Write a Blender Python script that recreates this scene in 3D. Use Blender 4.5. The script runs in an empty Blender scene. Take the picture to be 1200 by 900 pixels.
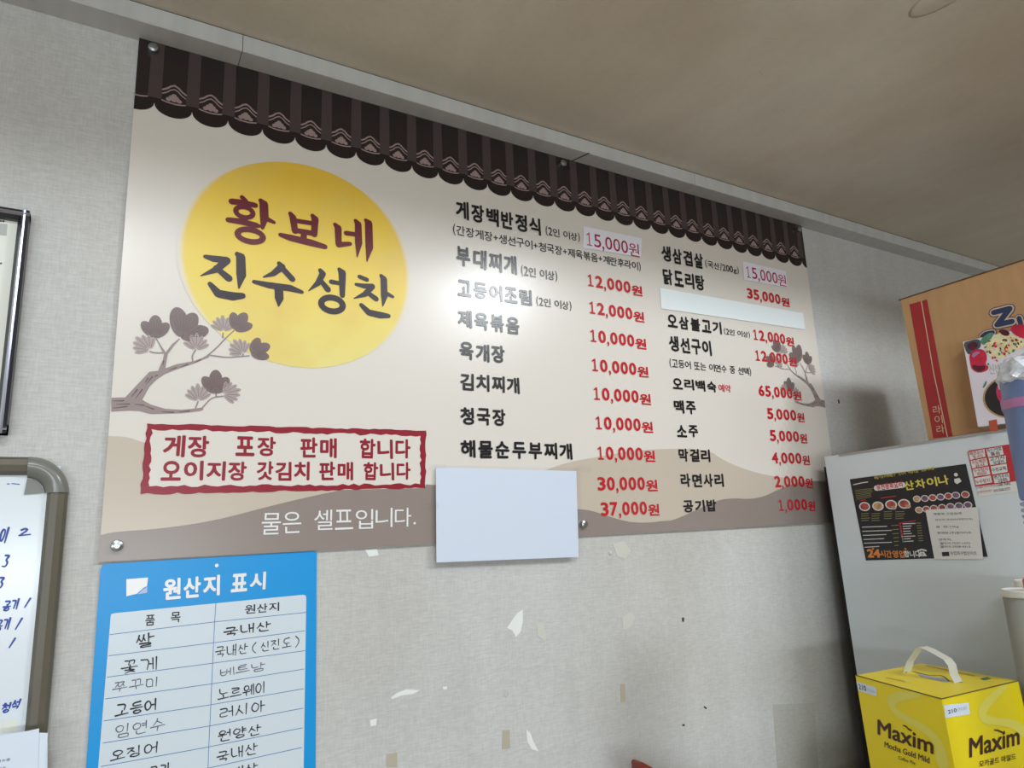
import bpy, bmesh, math, random
from mathutils import Vector, Matrix

# ---------------------------------------------------------------- camera, world, lights
# metres; the origin is the lower left front corner of the menu board, X along the wall,
# Y into the wall, Z up; the floor lies 1.5 m below.
S = bpy.context.scene
COL = S.collection
cam = bpy.data.cameras.new('camera')
cam_o = bpy.data.objects.new('camera', cam); COL.objects.link(cam_o)
cam.sensor_fit = 'HORIZONTAL'; cam.sensor_width = 36.0
cam.lens = 807.05 / 1200 * 36.0
cam.clip_start = 0.02; cam.clip_end = 50
cam_o.matrix_world = Matrix(((0.860099,-0.067903,-0.505588,-0.007013),(-0.508573,-0.191452,-0.839464,-1.235034),(-0.039794,0.979150,-0.199201,0.030931),(0.000000,0.000000,0.000000,1.000000)))
S.camera = cam_o
S.view_settings.view_transform = 'Standard'
S.view_settings.look = 'None'
S.view_settings.gamma = 1
S.view_settings.use_curve_mapping = False
S.view_settings.exposure = 0.0

wd = bpy.data.worlds.new('world'); S.world = wd; wd.use_nodes = True
wd.node_tree.nodes['Background'].inputs[0].default_value = (0.80, 0.90, 1.0, 1)
wd.node_tree.nodes['Background'].inputs[1].default_value = 0.30

FLOOR = -1.5
LOW = 0.93          # underside of the low ceiling over the counter
HIGH = 2.05         # ceiling of the dining room behind the camera

def area(name, loc, to, sx, sy, watts, color, shape='RECTANGLE'):
    l = bpy.data.lights.new(name, 'AREA'); l.shape = shape
    l.size = sx; l.size_y = sy; l.energy = watts; l.color = color
    o = bpy.data.objects.new(name, l); COL.objects.link(o); o.location = loc
    o.rotation_euler = (Vector(to) - Vector(loc)).to_track_quat('-Z', 'Y').to_euler()
    return o
COOL = (0.90, 0.96, 1.0)
area('dining_tube_light', (-0.42, -3.0, 1.75), (0.6, 0, 0.1), 0.9, 0.5, 27, COOL)
area('serving_light', (1.93, -2.2, 1.41), (0.65, 0, 0.5), 0.28, 0.28, 20, COOL, 'DISK')
area('front_window_light', (-0.9, -4.6, -0.17), (0.7, 0, 0.2), 5.6, 0.25, 106, (0.86, 0.94, 1.0))
area('room_fill_light', (0.8, -3.6, 1.9), (0.8, -2.0, -1.5), 3.5, 1.2, 34, COOL)

# ---------------------------------------------------------------- materials
def srgb(c):
    return tuple(((v/255)/12.92 if v/255 <= 0.04045 else ((v/255+0.055)/1.055)**2.4) for v in c)
def mat(name, rgb, rough=0.5, spec=0.5, metal=0.0, var=0.0, vscale=30.0, bump=0.0, bscale=200.0, stretch=(1,1,1), coat=0.0, trans=0.0, alpha=1.0):
    m = bpy.data.materials.new(name); m.use_nodes = True
    nt = m.node_tree; b = nt.nodes['Principled BSDF']
    c = (*srgb(rgb), 1)
    b.inputs['Base Color'].default_value = c
    b.inputs['Roughness'].default_value = rough
    b.inputs['Specular IOR Level'].default_value = spec
    b.inputs['Metallic'].default_value = metal
    b.inputs['Coat Weight'].default_value = coat
    b.inputs['Transmission Weight'].default_value = trans
    b.inputs['Alpha'].default_value = alpha
    if var or bump:
        tc = nt.nodes.new('ShaderNodeTexCoord'); mp = nt.nodes.new('ShaderNodeMapping')
        mp.inputs['Scale'].default_value = stretch
        nt.links.new(tc.outputs['Object'], mp.inputs[0])
    if var:
        n = nt.nodes.new('ShaderNodeTexNoise'); n.inputs['Scale'].default_value = vscale; n.inputs['Detail'].default_value = 6
        nt.links.new(mp.outputs[0], n.inputs['Vector'])
        r = nt.nodes.new('ShaderNodeMapRange'); r.inputs['From Min'].default_value = 0.3; r.inputs['From Max'].default_value = 0.7
        r.inputs['To Min'].default_value = 1-var; r.inputs['To Max'].default_value = 1+var
        nt.links.new(n.outputs['Fac'], r.inputs['Value'])
        x = nt.nodes.new('ShaderNodeVectorMath'); x.operation = 'SCALE'; x.inputs[0].default_value = c[:3]
        nt.links.new(r.outputs[0], x.inputs['Scale']); nt.links.new(x.outputs[0], b.inputs['Base Color'])
    if bump:
        n2 = nt.nodes.new('ShaderNodeTexNoise'); n2.inputs['Scale'].default_value = bscale; n2.inputs['Detail'].default_value = 4
        nt.links.new(mp.outputs[0], n2.inputs['Vector'])
        bp = nt.nodes.new('ShaderNodeBump'); bp.inputs['Strength'].default_value = bump; bp.inputs['Distance'].default_value = 0.002
        nt.links.new(n2.outputs['Fac'], bp.inputs['Height']); nt.links.new(bp.outputs[0], b.inputs['Normal'])
    return m

def wallpaper(name, rgb, weave=0.05, blotch=0.06, warm=None):
    """woven looking wallpaper: fine horizontal and vertical threads, soft blotches and age stains"""
    m = bpy.data.materials.new(name); m.use_nodes = True
    nt = m.node_tree; N = nt.nodes.new; K = nt.links.new; b = nt.nodes['Principled BSDF']
    b.inputs['Roughness'].default_value = 0.85; b.inputs['Specular IOR Level'].default_value = 0.2
    tc = N('ShaderNodeTexCoord')
    def noise(scale, st, det=4):
        mp = N('ShaderNodeMapping'); mp.inputs['Scale'].default_value = st; K(tc.outputs['Object'], mp.inputs[0])
        n = N('ShaderNodeTexNoise'); n.inputs['Scale'].default_value = scale; n.inputs['Detail'].default_value = det
        K(mp.outputs[0], n.inputs['Vector']); return n.outputs['Fac']
    def rng(f, lo, hi, a=0.3, c=0.7):
        r = N('ShaderNodeMapRange'); r.inputs['From Min'].default_value = a; r.inputs['From Max'].default_value = c
        r.inputs['To Min'].default_value = lo; r.inputs['To Max'].default_value = hi; K(f, r.inputs['Value']); return r.outputs[0]
    def mul(a, c):
        x = N('ShaderNodeMath'); x.operation = 'MULTIPLY'; K(a, x.inputs[0]); K(c, x.inputs[1]); return x.outputs[0]
    h = noise(60, (1, 1, 9)); v = noise(60, (9, 1, 1)); bl = noise(2.2, (1, 1, 0.6), 5); st = noise(7, (2.4, 1, 0.25), 3)
    f = mul(mul(rng(h, 1-weave, 1+weave), rng(v, 1-weave*.7, 1+weave*.7)), mul(rng(bl, 1-blotch, 1+blotch), rng(st, 1-blotch*.6, 1+blotch*.6)))
    x = N('ShaderNodeVectorMath'); x.operation = 'SCALE'
    if warm:
        mx = N('ShaderNodeMix'); mx.data_type = 'RGBA'; mx.inputs[6].default_value = (*srgb(rgb), 1); mx.inputs[7].default_value = (*srgb(warm), 1)
        K(rng(noise(1.6, (1, 1, 1), 3), 0, 1, .4, .65), mx.inputs[0]); K(mx.outputs[2], x.inputs[0])
    else:
        x.inputs[0].default_value = srgb(rgb)
    K(f, x.inputs['Scale']); K(x.outputs[0], b.inputs['Base Color'])
    bp = N('ShaderNodeBump'); bp.inputs['Strength'].default_value = 0.35; bp.inputs['Distance'].default_value = 0.001
    a = N('ShaderNodeMath'); a.operation = 'ADD'; K(h, a.inputs[0]); K(v, a.inputs[1]); K(a.outputs[0], bp.inputs['Height']); K(bp.outputs[0], b.inputs['Normal'])
    return m

BR, BS = 0.25, 0.5    # satin film of the printed board
def ink(name, rgb): return mat(name, rgb, BR, BS)
M = dict(
  wall=wallpaper('woven_wallpaper', (204,204,202), 0.08, 0.05, (196,193,188)),
  ceiling=wallpaper('ceiling_paper', (208,200,186), 0.02, 0.05, (200,188,170)),
  cornice=mat('cornice_plastic', (200,200,198), .5, .4, var=.06, vscale=6, bump=.2, bscale=400, stretch=(6,1,1)),
  floor=mat('floor_tile', (150,135,115), .5), paint=mat('room_paint', (205,200,190), .8),
  cream=ink('board_cream', (228,221,212)), hill1=ink('hill_light', (203,190,174)), hill2=ink('hill_dark', (150,137,130)),
  edge=mat('board_edge', (60,55,52), .6), roof=ink('roof_dark', (42,33,34)), roofs=ink('roof_rib', (74,62,62)), roofm=ink('roof_motif', (158,136,134)),
  roofd=ink('roof_cap', (34,26,28)),
  bark=ink('branch_mauve', (158,142,140)), barkd=ink('branch_vein', (112,95,94)), petal=ink('petal_dark', (128,111,110)), petall=ink('petal_light', (178,163,160)),
  black=ink('ink_black', (28,26,30)), navy=ink('title_ink', (44,30,38)), maroon=ink('title_maroon', (104,22,36)),
  red=ink('ink_red', (196,34,44)), crimson=ink('ink_crimson', (150,32,52)), magenta=ink('ink_magenta', (176,30,82)), white=ink('ink_white', (238,238,238)),
  sticker=mat('sticker_paper', (244,242,252), .35), tape=mat('masking_strip', (240,248,250), .25),
  chrome=mat('brushed_steel', (180,184,186), .3, metal=1, bump=.05),
  paper=mat('white_paper', (222,232,246), .6, .3), film=None,
  blue=mat('sheet_blue', (6,152,224), .35, var=.03, vscale=4), form=mat('form_white', (214,224,232), .3), line=mat('form_line', (40,120,180), .4), marker=mat('marker_black', (34,32,40), .5), markerl=mat('marker_faded', (92,92,104), .5),
  wb=mat('whiteboard_face', (226,234,240), .18, .5), wbf=mat('whiteboard_frame', (98,92,78), .38, var=.05, vscale=20), wbc=mat('frame_corner_plastic', (126,126,120), .22), bluem=mat('marker_blue', (24,62,160), .4),
  frame=mat('frame_black', (34,34,42), .3), silver=mat('frame_silver', (190,192,210), .2, metal=.9), doc=mat('certificate_paper', (228,230,218), .5), grey=mat('print_grey', (176,178,174), .5), dark=mat('print_dark', (60,60,62), .5),
  flake=mat('bare_plaster', (236,238,234), .8), flake2=mat('worn_paper', (208,206,196), .8), patch=wallpaper('wallpaper_patch', (190,188,182), .08, .05), tan=mat('old_tape', (186,178,158), .6),
  fridge=mat('fridge_steel', (216,223,227), .38, .5, metal=.0, var=.02, vscale=3, bump=.03), fridged=mat('fridge_lip', (165,160,156), .5), rubber=mat('black_gasket', (22,20,22), .6),
  card=mat('cardboard', (186,146,104), .8, .2, var=.05, vscale=14, bump=.15, bscale=60, stretch=(1,4,1)), cardd=mat('cardboard_edge', (92,66,48), .9), cred=mat('carton_red', (160,40,40), .6), cnavy=mat('carton_navy', (44,56,92), .6), ctan=mat('carton_outline', (206,180,150), .6),
  apple=mat('gift_box_face', (232,224,234), .3), appr=mat('apple_red', (200,34,66), .35, var=.25, vscale=40), appd=mat('berry_dark', (84,24,44), .4, var=.4, vscale=60), leaf=mat('leaf_green', (92,140,112), .4, var=.3, vscale=50), leafd=mat('leaf_dark', (70,84,92), .4, var=.3, vscale=60), salad=mat('fruit_yellow', (232,220,170), .4, var=.2, vscale=70), bowl=mat('bowl_gold', (190,150,112), .4), bowlb=mat('bowl_black', (26,22,28), .3), syrup=mat('syrup_pink', (200,40,96), .3), orange=mat('stamp_orange', (190,84,56), .5), peach=mat('peach_print', (238,190,150), .4),
  yellow=mat('coffee_yellow', (246,222,20), .4, var=.02, vscale=5), yellowl=mat('coffee_swirl', (238,226,96), .4), yedge=mat('coffee_edge', (110,92,40), .7), brown=mat('coffee_brown', (70,34,26), .4), handle=mat('white_strap', (250,250,250), .35), green=mat('mark_green', (70,120,50), .5), mutey=mat('mute_yellow', (206,178,30), .5),
  cup=mat('cup_blue', (128,150,200), .3, .5, trans=.35, alpha=.93), cupr=mat('cup_rim', (176,190,222), .3), pink=mat('pink_band', (186,120,166), .4), bag=mat('clear_bag', (242,245,250), .16, .7, trans=.25, bump=.8, bscale=50),
  tub=mat('tub_grey', (160,160,150), .4, var=.1, vscale=12), lid=mat('lid_white', (232,230,222), .4), oran=mat('orange_cap', (226,110,30), .4),
  wood=mat('red_brown_wood', (124,48,40), .4, var=.15, vscale=20, stretch=(1,1,6)), woodd=mat('wood_edge', (70,48,44), .5), steel=mat('table_steel', (150,152,155), .35, metal=.8),
  fl_black=mat('flyer_black', (30,26,30), .3), fl_red=mat('flyer_red', (190,44,52), .4), fl_yel=mat('flyer_yellow', (226,208,90), .4), fl_or=mat('flyer_orange', (224,136,60), .4), fl_wh=mat('flyer_white', (226,224,220), .4), fl_food=mat('food_red', (168,76,64), .4, var=.4, vscale=120), fl_food2=mat('food_tan', (196,150,104), .4, var=.4, vscale=120), fl_pur=mat('food_purple', (122,86,116), .4, var=.35, vscale=120), fl_mut=mat('flyer_olive', (140,132,84), .5), fl_teal=mat('flyer_teal', (60,130,120), .5),
)
# clear sleeve film
def film_mat():
    m = bpy.data.materials.new('clear_film'); m.use_nodes = True; nt = m.node_tree
    out = nt.nodes['Material Output']; t = nt.nodes.new('ShaderNodeBsdfTransparent'); g = nt.nodes.new('ShaderNodeBsdfGlossy'); g.inputs['Roughness'].default_value = .15
    t.inputs[0].default_value = (.99,.99,1,1)
    mx = nt.nodes.new('ShaderNodeMixShader'); mx.inputs[0].default_value = .05
    nt.links.new(t.outputs[0], mx.inputs[1]); nt.links.new(g.outputs[0], mx.inputs[2]); nt.links.new(mx.outputs[0], out.inputs[0]); return m
M['film'] = film_mat()
def sun_mat():
    """printed disc: deep yellow fading to pale yellow with a feathered rim"""
    m = bpy.data.materials.new('sun_print'); m.use_nodes = True; nt = m.node_tree; b = nt.nodes['Principled BSDF']
    b.inputs['Roughness'].default_value = BR; N = nt.nodes.new; K = nt.links.new
    tc = N('ShaderNodeTexCoord'); ln = N('ShaderNodeVectorMath'); ln.operation = 'LENGTH'; K(tc.outputs['Object'], ln.inputs[0])
    r = N('ShaderNodeMapRange'); r.inputs['From Min'].default_value = .200; r.inputs['From Max'].default_value = .2145; r.interpolation_type = 'SMOOTHSTEP'; K(ln.outputs['Value'], r.inputs['Value'])
    sp = N('ShaderNodeSeparateXYZ'); K(tc.outputs['Object'], sp.inputs[0])
    cr = N('ShaderNodeValToRGB'); mr = N('ShaderNodeMapRange'); mr.inputs['From Min'].default_value = -.2; mr.inputs['From Max'].default_value = .2; K(sp.outputs['Z'], mr.inputs['Value']); K(mr.outputs[0], cr.inputs[0])
    cr.color_ramp.elements[0].color = (*srgb((240,226,142)), 1); cr.color_ramp.elements[1].color = (*srgb((240,196,66)), 1)
    e = cr.color_ramp.elements.new(.4); e.color = (*srgb((240,212,92)), 1)
    n = N('ShaderNodeTexNoise'); n.inputs['Scale'].default_value = 9; K(tc.outputs['Object'], n.inputs['Vector'])
    m2 = N('ShaderNodeMix'); m2.data_type = 'RGBA'; m2.inputs[7].default_value = (*srgb((232,198,104)), 1); q = N('ShaderNodeMapRange'); q.inputs['From Min'].default_value = .45; q.inputs['From Max'].default_value = .7; q.inputs['To Max'].default_value = .6; K(n.outputs['Fac'], q.inputs['Value']); K(q.outputs[0], m2.inputs[0]); K(cr.outputs[0], m2.inputs[6])
    mx = N('ShaderNodeMix'); mx.data_type = 'RGBA'; mx.inputs[7].default_value = (*srgb((228,221,212)), 1); K(r.outputs[0], mx.inputs[0]); K(m2.outputs[2], mx.inputs[6]); K(mx.outputs[2], b.inputs['Base Color'])
    return m
M['sun'] = sun_mat()

# ---------------------------------------------------------------- building helpers
def empty(name, loc, label, cat, group=None, kind=None):
    o = bpy.data.objects.new(name, None); COL.objects.link(o); o.location = loc; o.empty_display_size = .02
    o['label'] = label; o['category'] = cat
    if group: o['group'] = group
    if kind: o['kind'] = kind
    o['_o'] = 1; del o['_o']
    return o
def wloc(p):
    v = Vector((0,0,0))
    while p is not None: v += p.location; p = p.parent
    return v
def obj(name, bm, m, parent=None, label=None, kind=None, smooth=False, cat=None, group=None, pivot=None):
    """link a bmesh given in world coordinates as one object under its parent"""
    me = bpy.data.meshes.new(name)
    off = Vector(pivot) if pivot is not None else (Vector((0,0,0)) if parent is None else wloc(parent))
    if parent is not None and pivot is not None: loc = off - wloc(parent)
    else: loc = off if parent is None else Vector((0,0,0))
    bmesh.ops.translate(bm, verts=bm.verts, vec=-off)
    bm.to_mesh(me); bm.free()
    ms = m if isinstance(m, (list, tuple)) else [m]
    for k in ms: me.materials.append(M[k])
    if smooth:
        for p in me.polygons: p.use_smooth = True
    o = bpy.data.objects.new(name, me); COL.objects.link(o); o.location = loc
    if parent is not None: o.parent = parent
    if label: o['label'] = label
    if kind: o['kind'] = kind
    if cat: o['category'] = cat
    if group: o['group'] = group
    return o
def box(bm, lo, hi, bev=0.0, mi=0):
    vs = [bm.verts.new((x,y,z)) for x in (lo[0],hi[0]) for y in (lo[1],hi[1]) for z in (lo[2],hi[2])]
    fs = [bm.faces.new([vs[i] for i in q]) for q in ((0,1,3,2),(4,6,7,5),(0,4,5,1),(2,3,7,6),(0,2,6,4),(1,5,7,3))]
    for f in fs: f.material_index = mi
    if bev:
        es = list({e for f in fs for e in f.edges})
        bmesh.ops.bevel(bm, geom=es, offset=bev, segments=2, affect='EDGES', profile=.6)
    return bm
def nb(): return bmesh.new()
def prism(bm, pts, vec, mi=0):
    """extrude a 3D polygon along vec"""
    a = [bm.verts.new(p) for p in pts]; v = Vector(vec); b = [bm.verts.new(Vector(p)+v) for p in pts]
    n = len(a); fs = [bm.faces.new(a), bm.faces.new(b[::-1])]
    for i in range(n): fs.append(bm.faces.new([a[(i+1)%n], a[i], b[i], b[(i+1)%n]]))
    for f in fs: f.material_index = mi
    bmesh.ops.recalc_face_normals(bm, faces=fs)
    return bm
def lathe(bm, prof, c, seg=32, axis='Z', mi=0):
    rings = []
    for r, h in prof:
        ring = []
        for i in range(seg):
            a = 2*math.pi*i/seg; x, y = r*math.cos(a), r*math.sin(a)
            p = (c[0]+x, c[1]+y, c[2]+h) if axis == 'Z' else (c[0]+x, c[1]-h, c[2]+y)
            ring.append(bm.verts.new(p))
        rings.append(ring)
    for k in range(len(rings)-1):
        for i in range(seg):
            f = bm.faces.new([rings[k][i], rings[k][(i+1)%seg], rings[k+1][(i+1)%seg], rings[k+1][i]]); f.material_index = mi
    for r in (rings[0], rings[-1]):
        try: f = bm.faces.new(r); f.material_index = mi
        except ValueError: pass
    bmesh.ops.recalc_face_normals(bm, faces=bm.faces)
    return bm
def tube(bm, pts, rad, seg=10):
    rings = []; n = len(pts)
    for i, p in enumerate(pts):
        p = Vector(p); t = (Vector(pts[min(i+1,n-1)]) - Vector(pts[max(i-1,0)])).normalized()
        u = t.cross(Vector((0,0.3,1))).normalized(); w = t.cross(u)
        rings.append([bm.verts.new(p + rad*(math.cos(2*math.pi*k/seg)*u + math.sin(2*math.pi*k/seg)*w)) for k in range(seg)])
    for a, b in zip(rings, rings[1:]):
        for k in range(seg): bm.faces.new([a[k], a[(k+1)%seg], b[(k+1)%seg], b[k]])
    bm.faces.new(rings[0]); bm.faces.new(rings[-1]); bmesh.ops.recalc_face_normals(bm, faces=bm.faces)
    return bm

# flat print lives on planes: a frame turns (u, v) and a height above the surface into a point
class Frame:
    def __init__(s, o, U, V, N): s.o, s.U, s.V, s.N = Vector(o), Vector(U), Vector(V), Vector(N)
    def __call__(s, u, v, n=0): return s.o + u*s.U + v*s.V + n*s.N
STEP = 0.00025
def FPX(x, y, p):
    # place measured on a leaflet: four corner points and the size they span
    s, t = x/p[4][0], y/p[4][1]
    return tuple((1-t)*((1-s)*p[0][i]+s*p[1][i]) + t*((1-s)*p[2][i]+s*p[3][i]) for i in (0,1))
_lift = 0
FW = Frame((0,0,0), (1,0,0), (0,0,1), (0,-1,0))              # board front
def ink_poly(bm, F, pts, lv=1, mi=0):
    global _lift
    _lift = (_lift+1) % 90          # every piece of print a hair above the last, so none coincide
    try: f = bm.faces.new([bm.verts.new(F(u, v, lv*STEP + _lift*2e-6)) for u, v in pts])
    except ValueError: return
    f.material_index = mi; f.normal_update()
    if f.normal.dot(F.N) < 0: f.normal_flip()
def circ(cu, cv, ru, rv=None, n=24, rot=0):
    rv = rv or ru; c, s = math.cos(rot), math.sin(rot)
    return [(cu + ru*math.cos(a)*c - rv*math.sin(a)*s, cv + ru*math.cos(a)*s + rv*math.sin(a)*c) for a in (2*math.pi*i/n for i in range(n))]
def rrect(u0, v0, u1, v1, r, n=5):
    out = []
    for cu, cv, a0 in ((u1-r,v1-r,0),(u0+r,v1-r,90),(u0+r,v0+r,180),(u1-r,v0+r,270)):
        for i in range(n+1): a = math.radians(a0+90*i/n); out.append((cu+r*math.cos(a), cv+r*math.sin(a)))
    return out
def ribbon(bm, F, pts, w, lv=1, mi=0, close=False):
    """stroke with a width (or a list of widths) along points, round joints"""
    pts = list(pts) + ([pts[0]] if close else [])
    ws = w if isinstance(w, (list, tuple)) else [w]*len(pts)
    for i in range(len(pts)-1):
        a, b = Vector(pts[i]), Vector(pts[i+1]); d = b-a
        if d.length < 1e-6: continue
        d.normalize(); n = Vector((-d.y, d.x))
        ink_poly(bm, F, [a+n*ws[i]/2, a-n*ws[i]/2, b-n*ws[i+1]/2, b+n*ws[i+1]/2], lv, mi)
    for i, p in enumerate(pts):
        if ws[i] > .0006: ink_poly(bm, F, circ(p[0], p[1], ws[i]/2, n=8), lv, mi)
def ring(bm, F, cu, cv, ru, rv, w, lv=1, mi=0, n=24):
    o = circ(cu, cv, ru+w/2, rv+w/2, n); i = circ(cu, cv, max(ru-w/2,.0001), max(rv-w/2,.0001), n)
    for k in range(n): ink_poly(bm, F, [o[k], o[(k+1)%n], i[(k+1)%n], i[k]], lv, mi)
def smooth2(pts, k=2, close=False):
    for _ in range(k):
        out = [] if close else [pts[0]]
        n = len(pts)
        for i in range(n if close else n-1):
            a, b = pts[i], pts[(i+1)%n]
            out += [(a[0]*.75+b[0]*.25, a[1]*.75+b[1]*.25), (a[0]*.25+b[0]*.75, a[1]*.25+b[1]*.75)]
        if not close: out.append(pts[-1])
        pts = out
    return pts

# printed words: Blender's built-in typeface turned into flat mesh
_gc = {}
def glyphs(s):
    k = s
    if k not in _gc:
        c = bpy.data.curves.new('type', 'FONT'); c.body = s; c.size = 1; c.resolution_u = 3
        o = bpy.data.objects.new('type', c)
        me = bpy.data.meshes.new_from_object(o)
        vs = [(v.co.x, v.co.y) for v in me.vertices]; fs = [tuple(p.vertices) for p in me.polygons]
        bpy.data.objects.remove(o); bpy.data.curves.remove(c); bpy.data.meshes.remove(me)
        _gc[k] = (vs, fs)
    return _gc[k]
def words3(bm, F, s, BL, BR, TL, bold=0.0, lv=3, mi=0):
    """lettering fitted to the corner points bottom left, bottom right and top left;
    weight comes from overlaid copies, which keeps every letter shape clean"""
    global _lift
    vs, fs = glyphs(s)
    if not vs: return
    x0, x1 = min(p[0] for p in vs), max(p[0] for p in vs); y0, y1 = min(p[1] for p in vs), max(p[1] for p in vs)
    bold = max(bold, 0)
    if len(s) == 1 and s in '1l|': x0 -= .02
    ex = (BR[0]-BL[0], BR[1]-BL[1]); ey = (TL[0]-BL[0], TL[1]-BL[1])
    w, h = x1-x0+2*bold, y1-y0+2*bold
    offs = [(0,0)] if bold == 0 else [(bold*math.cos(math.radians(22+60*k)), bold*math.sin(math.radians(22+60*k))) for k in range(6)]
    for ox, oy in offs:
        _lift = (_lift+1) % 90; n = lv*STEP+_lift*2e-6; nv = []
        for x, y in vs:
            t, q = (x-x0+bold+ox)/w, (y-y0+bold+oy)/h
            nv.append(bm.verts.new(F(BL[0]+ex[0]*t+ey[0]*q, BL[1]+ex[1]*t+ey[1]*q, n)))
        for f in fs:
            try: g = bm.faces.new([nv[i] for i in f])
            except ValueError: continue
            g.material_index = mi; g.normal_update()
            if g.normal.dot(F.N) < 0: g.normal_flip()
def words(bm, F, s, u0, v0, u1, v1, bold=0.0, lv=3, mi=0, rot=0.0, shear=0.0):
    c, sn = math.cos(rot), math.sin(rot); W, H = u1-u0, v1-v0
    words3(bm, F, s, (u0, v0), (u0+W*c, v0+W*sn), (u0+shear*H-H*sn, v0+H*c), bold, lv, mi)
def notes(bm, F, s, u0, v0, u1, v1, bold=.008, lv=6, mi=0):
    """condensed small lettering: syllables as tall as the brackets"""
    wd_ = lambda c: .38 if c in '()' else .42 if c in ' /' else .62 if c == '+' else .6 if c.isascii() else 1.0
    tot = sum(map(wd_, s)); k = (u1-u0)/tot; u = u0; H = v1-v0
    for c in s:
        w = wd_(c)*k
        if c == '+': words(bm, F, c, u+w*.1, v0+H*.28, u+w*.9, v0+H*.28+w*.8, bold, lv, mi)
        elif c == 'g': words(bm, F, c, u+w*.08, v0-H*.05, u+w*.92, v0+H*.55, bold, lv, mi)
        elif c in '()/': words(bm, F, c, u+w*.2, v0-H*.04, u+w*.85, v1+H*.02, bold*.6, lv, mi)
        elif c != ' ': words(bm, F, c, u+w*.05, v0+H*.06, u+w*.95, v1-H*.08, bold, lv, mi)
        u += w
def syllables(bm, F, s, u0, v0, u1, v1, bold, lv=3, mi=0, rnd=None, gap=.12, rot=0.0):
    """letter by letter, so that each syllable gets the brush font's own tilt and size"""
    n = len(s); w = (u1-u0)/n; r = rnd or random.Random(s)
    for i, ch in enumerate(s):
        if ch == ' ': continue
        dz = (v1-v0)*r.uniform(-.02,.02)
        words(bm, F, ch, u0+w*(i+gap/2), v0+dz+math.sin(rot)*w*i, u0+w*(i+1-gap/2), v1+dz+math.sin(rot)*w*i, bold, lv, mi, rot=r.uniform(-.012,.012)+rot, shear=r.uniform(-.03,.03))

# handwriting: every letter of the alphabet as pen strokes in a unit box
CI = [(.5+.5*math.cos(a), .5+.5*math.sin(a)) for a in (math.radians(100+30*i) for i in range(13))]
JC = {'ㄱ':[[(0,1),(1,.95),(.75,0)]], 'ㄴ':[[(0,1),(.03,.05),(1,.12)]], 'ㄷ':[[(.95,1),(0,.95),(.03,0),(1,.05)]], 'ㄹ':[[(0,1),(1,.95),(.95,.55),(.05,.5),(0,0),(1,.05)]],
 'ㅁ':[[(.03,1),(0,0),(1,0)],[(.03,1),(1,.97),(.97,0)]], 'ㅂ':[[(0,1),(.03,0),(1,.03),(.97,1)],[(.02,.5),(.97,.52)]], 'ㅅ':[[(.5,1),(.38,.5),(0,0)],[(.42,.6),(1,.05)]],
 'ㅇ':[CI], 'ㅈ':[[(0,1),(1,.97),(.5,.55),(0,0)],[(.48,.55),(1,.03)]], 'ㅊ':[[(.4,1.2),(.6,1.12)],[(0,.85),(1,.85),(.5,.45),(0,0)],[(.48,.45),(1,.03)]],
 'ㅋ':[[(0,1),(1,.95),(.75,0)],[(.05,.5),(.9,.52)]], 'ㅌ':[[(.95,1),(0,.95),(.03,0),(1,.05)],[(.03,.5),(.9,.52)]], 'ㅍ':[[(0,1),(1,1)],[(.3,1),(.32,.05)],[(.7,1),(.68,.05)],[(0,0),(1,.03)]],
 'ㅎ':[[(.35,1.15),(.65,1.1)],[(0,.82),(1,.85)],[(x*.7+.15, y*.6) for x, y in CI]]}
CHO = 'ㄱㄲㄴㄷㄸㄹㅁㅂㅃㅅㅆㅇㅈㅉㅊㅋㅌㅍㅎ'
JUNG = 'ㅏㅐㅑㅒㅓㅔㅕㅖㅗㅘㅙㅚㅛㅜㅝㅞㅟㅠㅡㅢㅣ'
JONG = ['','ㄱ','ㄲ','ㄳ','ㄴ','ㄵ','ㄶ','ㄷ','ㄹ','ㄺ','ㄻ','ㄼ','ㄽ','ㄾ','ㄿ','ㅀ','ㅁ','ㅂ','ㅄ','ㅅ','ㅆ','ㅇ','ㅈ','ㅊ','ㅋ','ㅌ','ㅍ','ㅎ']
DB = {'ㄲ':'ㄱ','ㄸ':'ㄷ','ㅃ':'ㅂ','ㅆ':'ㅅ','ㅉ':'ㅈ'}
VV = {'ㅏ':[[(.3,1),(.3,0)],[(.3,.55),(1,.55)]], 'ㅐ':[[(.15,.95),(.15,.05)],[(.8,1),(.8,0)],[(.15,.5),(.8,.5)]], 'ㅑ':[[(.3,1),(.3,0)],[(.3,.68),(1,.68)],[(.3,.42),(1,.42)]],
 'ㅓ':[[(.75,1),(.75,0)],[(.1,.55),(.75,.55)]], 'ㅔ':[[(.45,.95),(.45,.05)],[(.95,1),(.95,0)],[(0,.5),(.45,.5)]], 'ㅕ':[[(.75,1),(.75,0)],[(.1,.68),(.75,.68)],[(.1,.42),(.75,.42)]], 'ㅣ':[[(.5,1),(.5,0)]]}
VH = {'ㅗ':[[(.5,1),(.5,.3)],[(0,.25),(1,.3)]], 'ㅛ':[[(.33,1),(.33,.3)],[(.66,1),(.66,.3)],[(0,.25),(1,.3)]], 'ㅜ':[[(0,.8),(1,.85)],[(.5,.8),(.48,0)]], 'ㅠ':[[(0,.8),(1,.85)],[(.33,.8),(.3,0)],[(.66,.8),(.68,0)]], 'ㅡ':[[(0,.5),(1,.55)]]}
CP = {'ㅘ':('ㅗ','ㅏ'),'ㅙ':('ㅗ','ㅐ'),'ㅚ':('ㅗ','ㅣ'),'ㅝ':('ㅜ','ㅓ'),'ㅞ':('ㅜ','ㅔ'),'ㅟ':('ㅜ','ㅣ'),'ㅢ':('ㅡ','ㅣ')}
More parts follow.
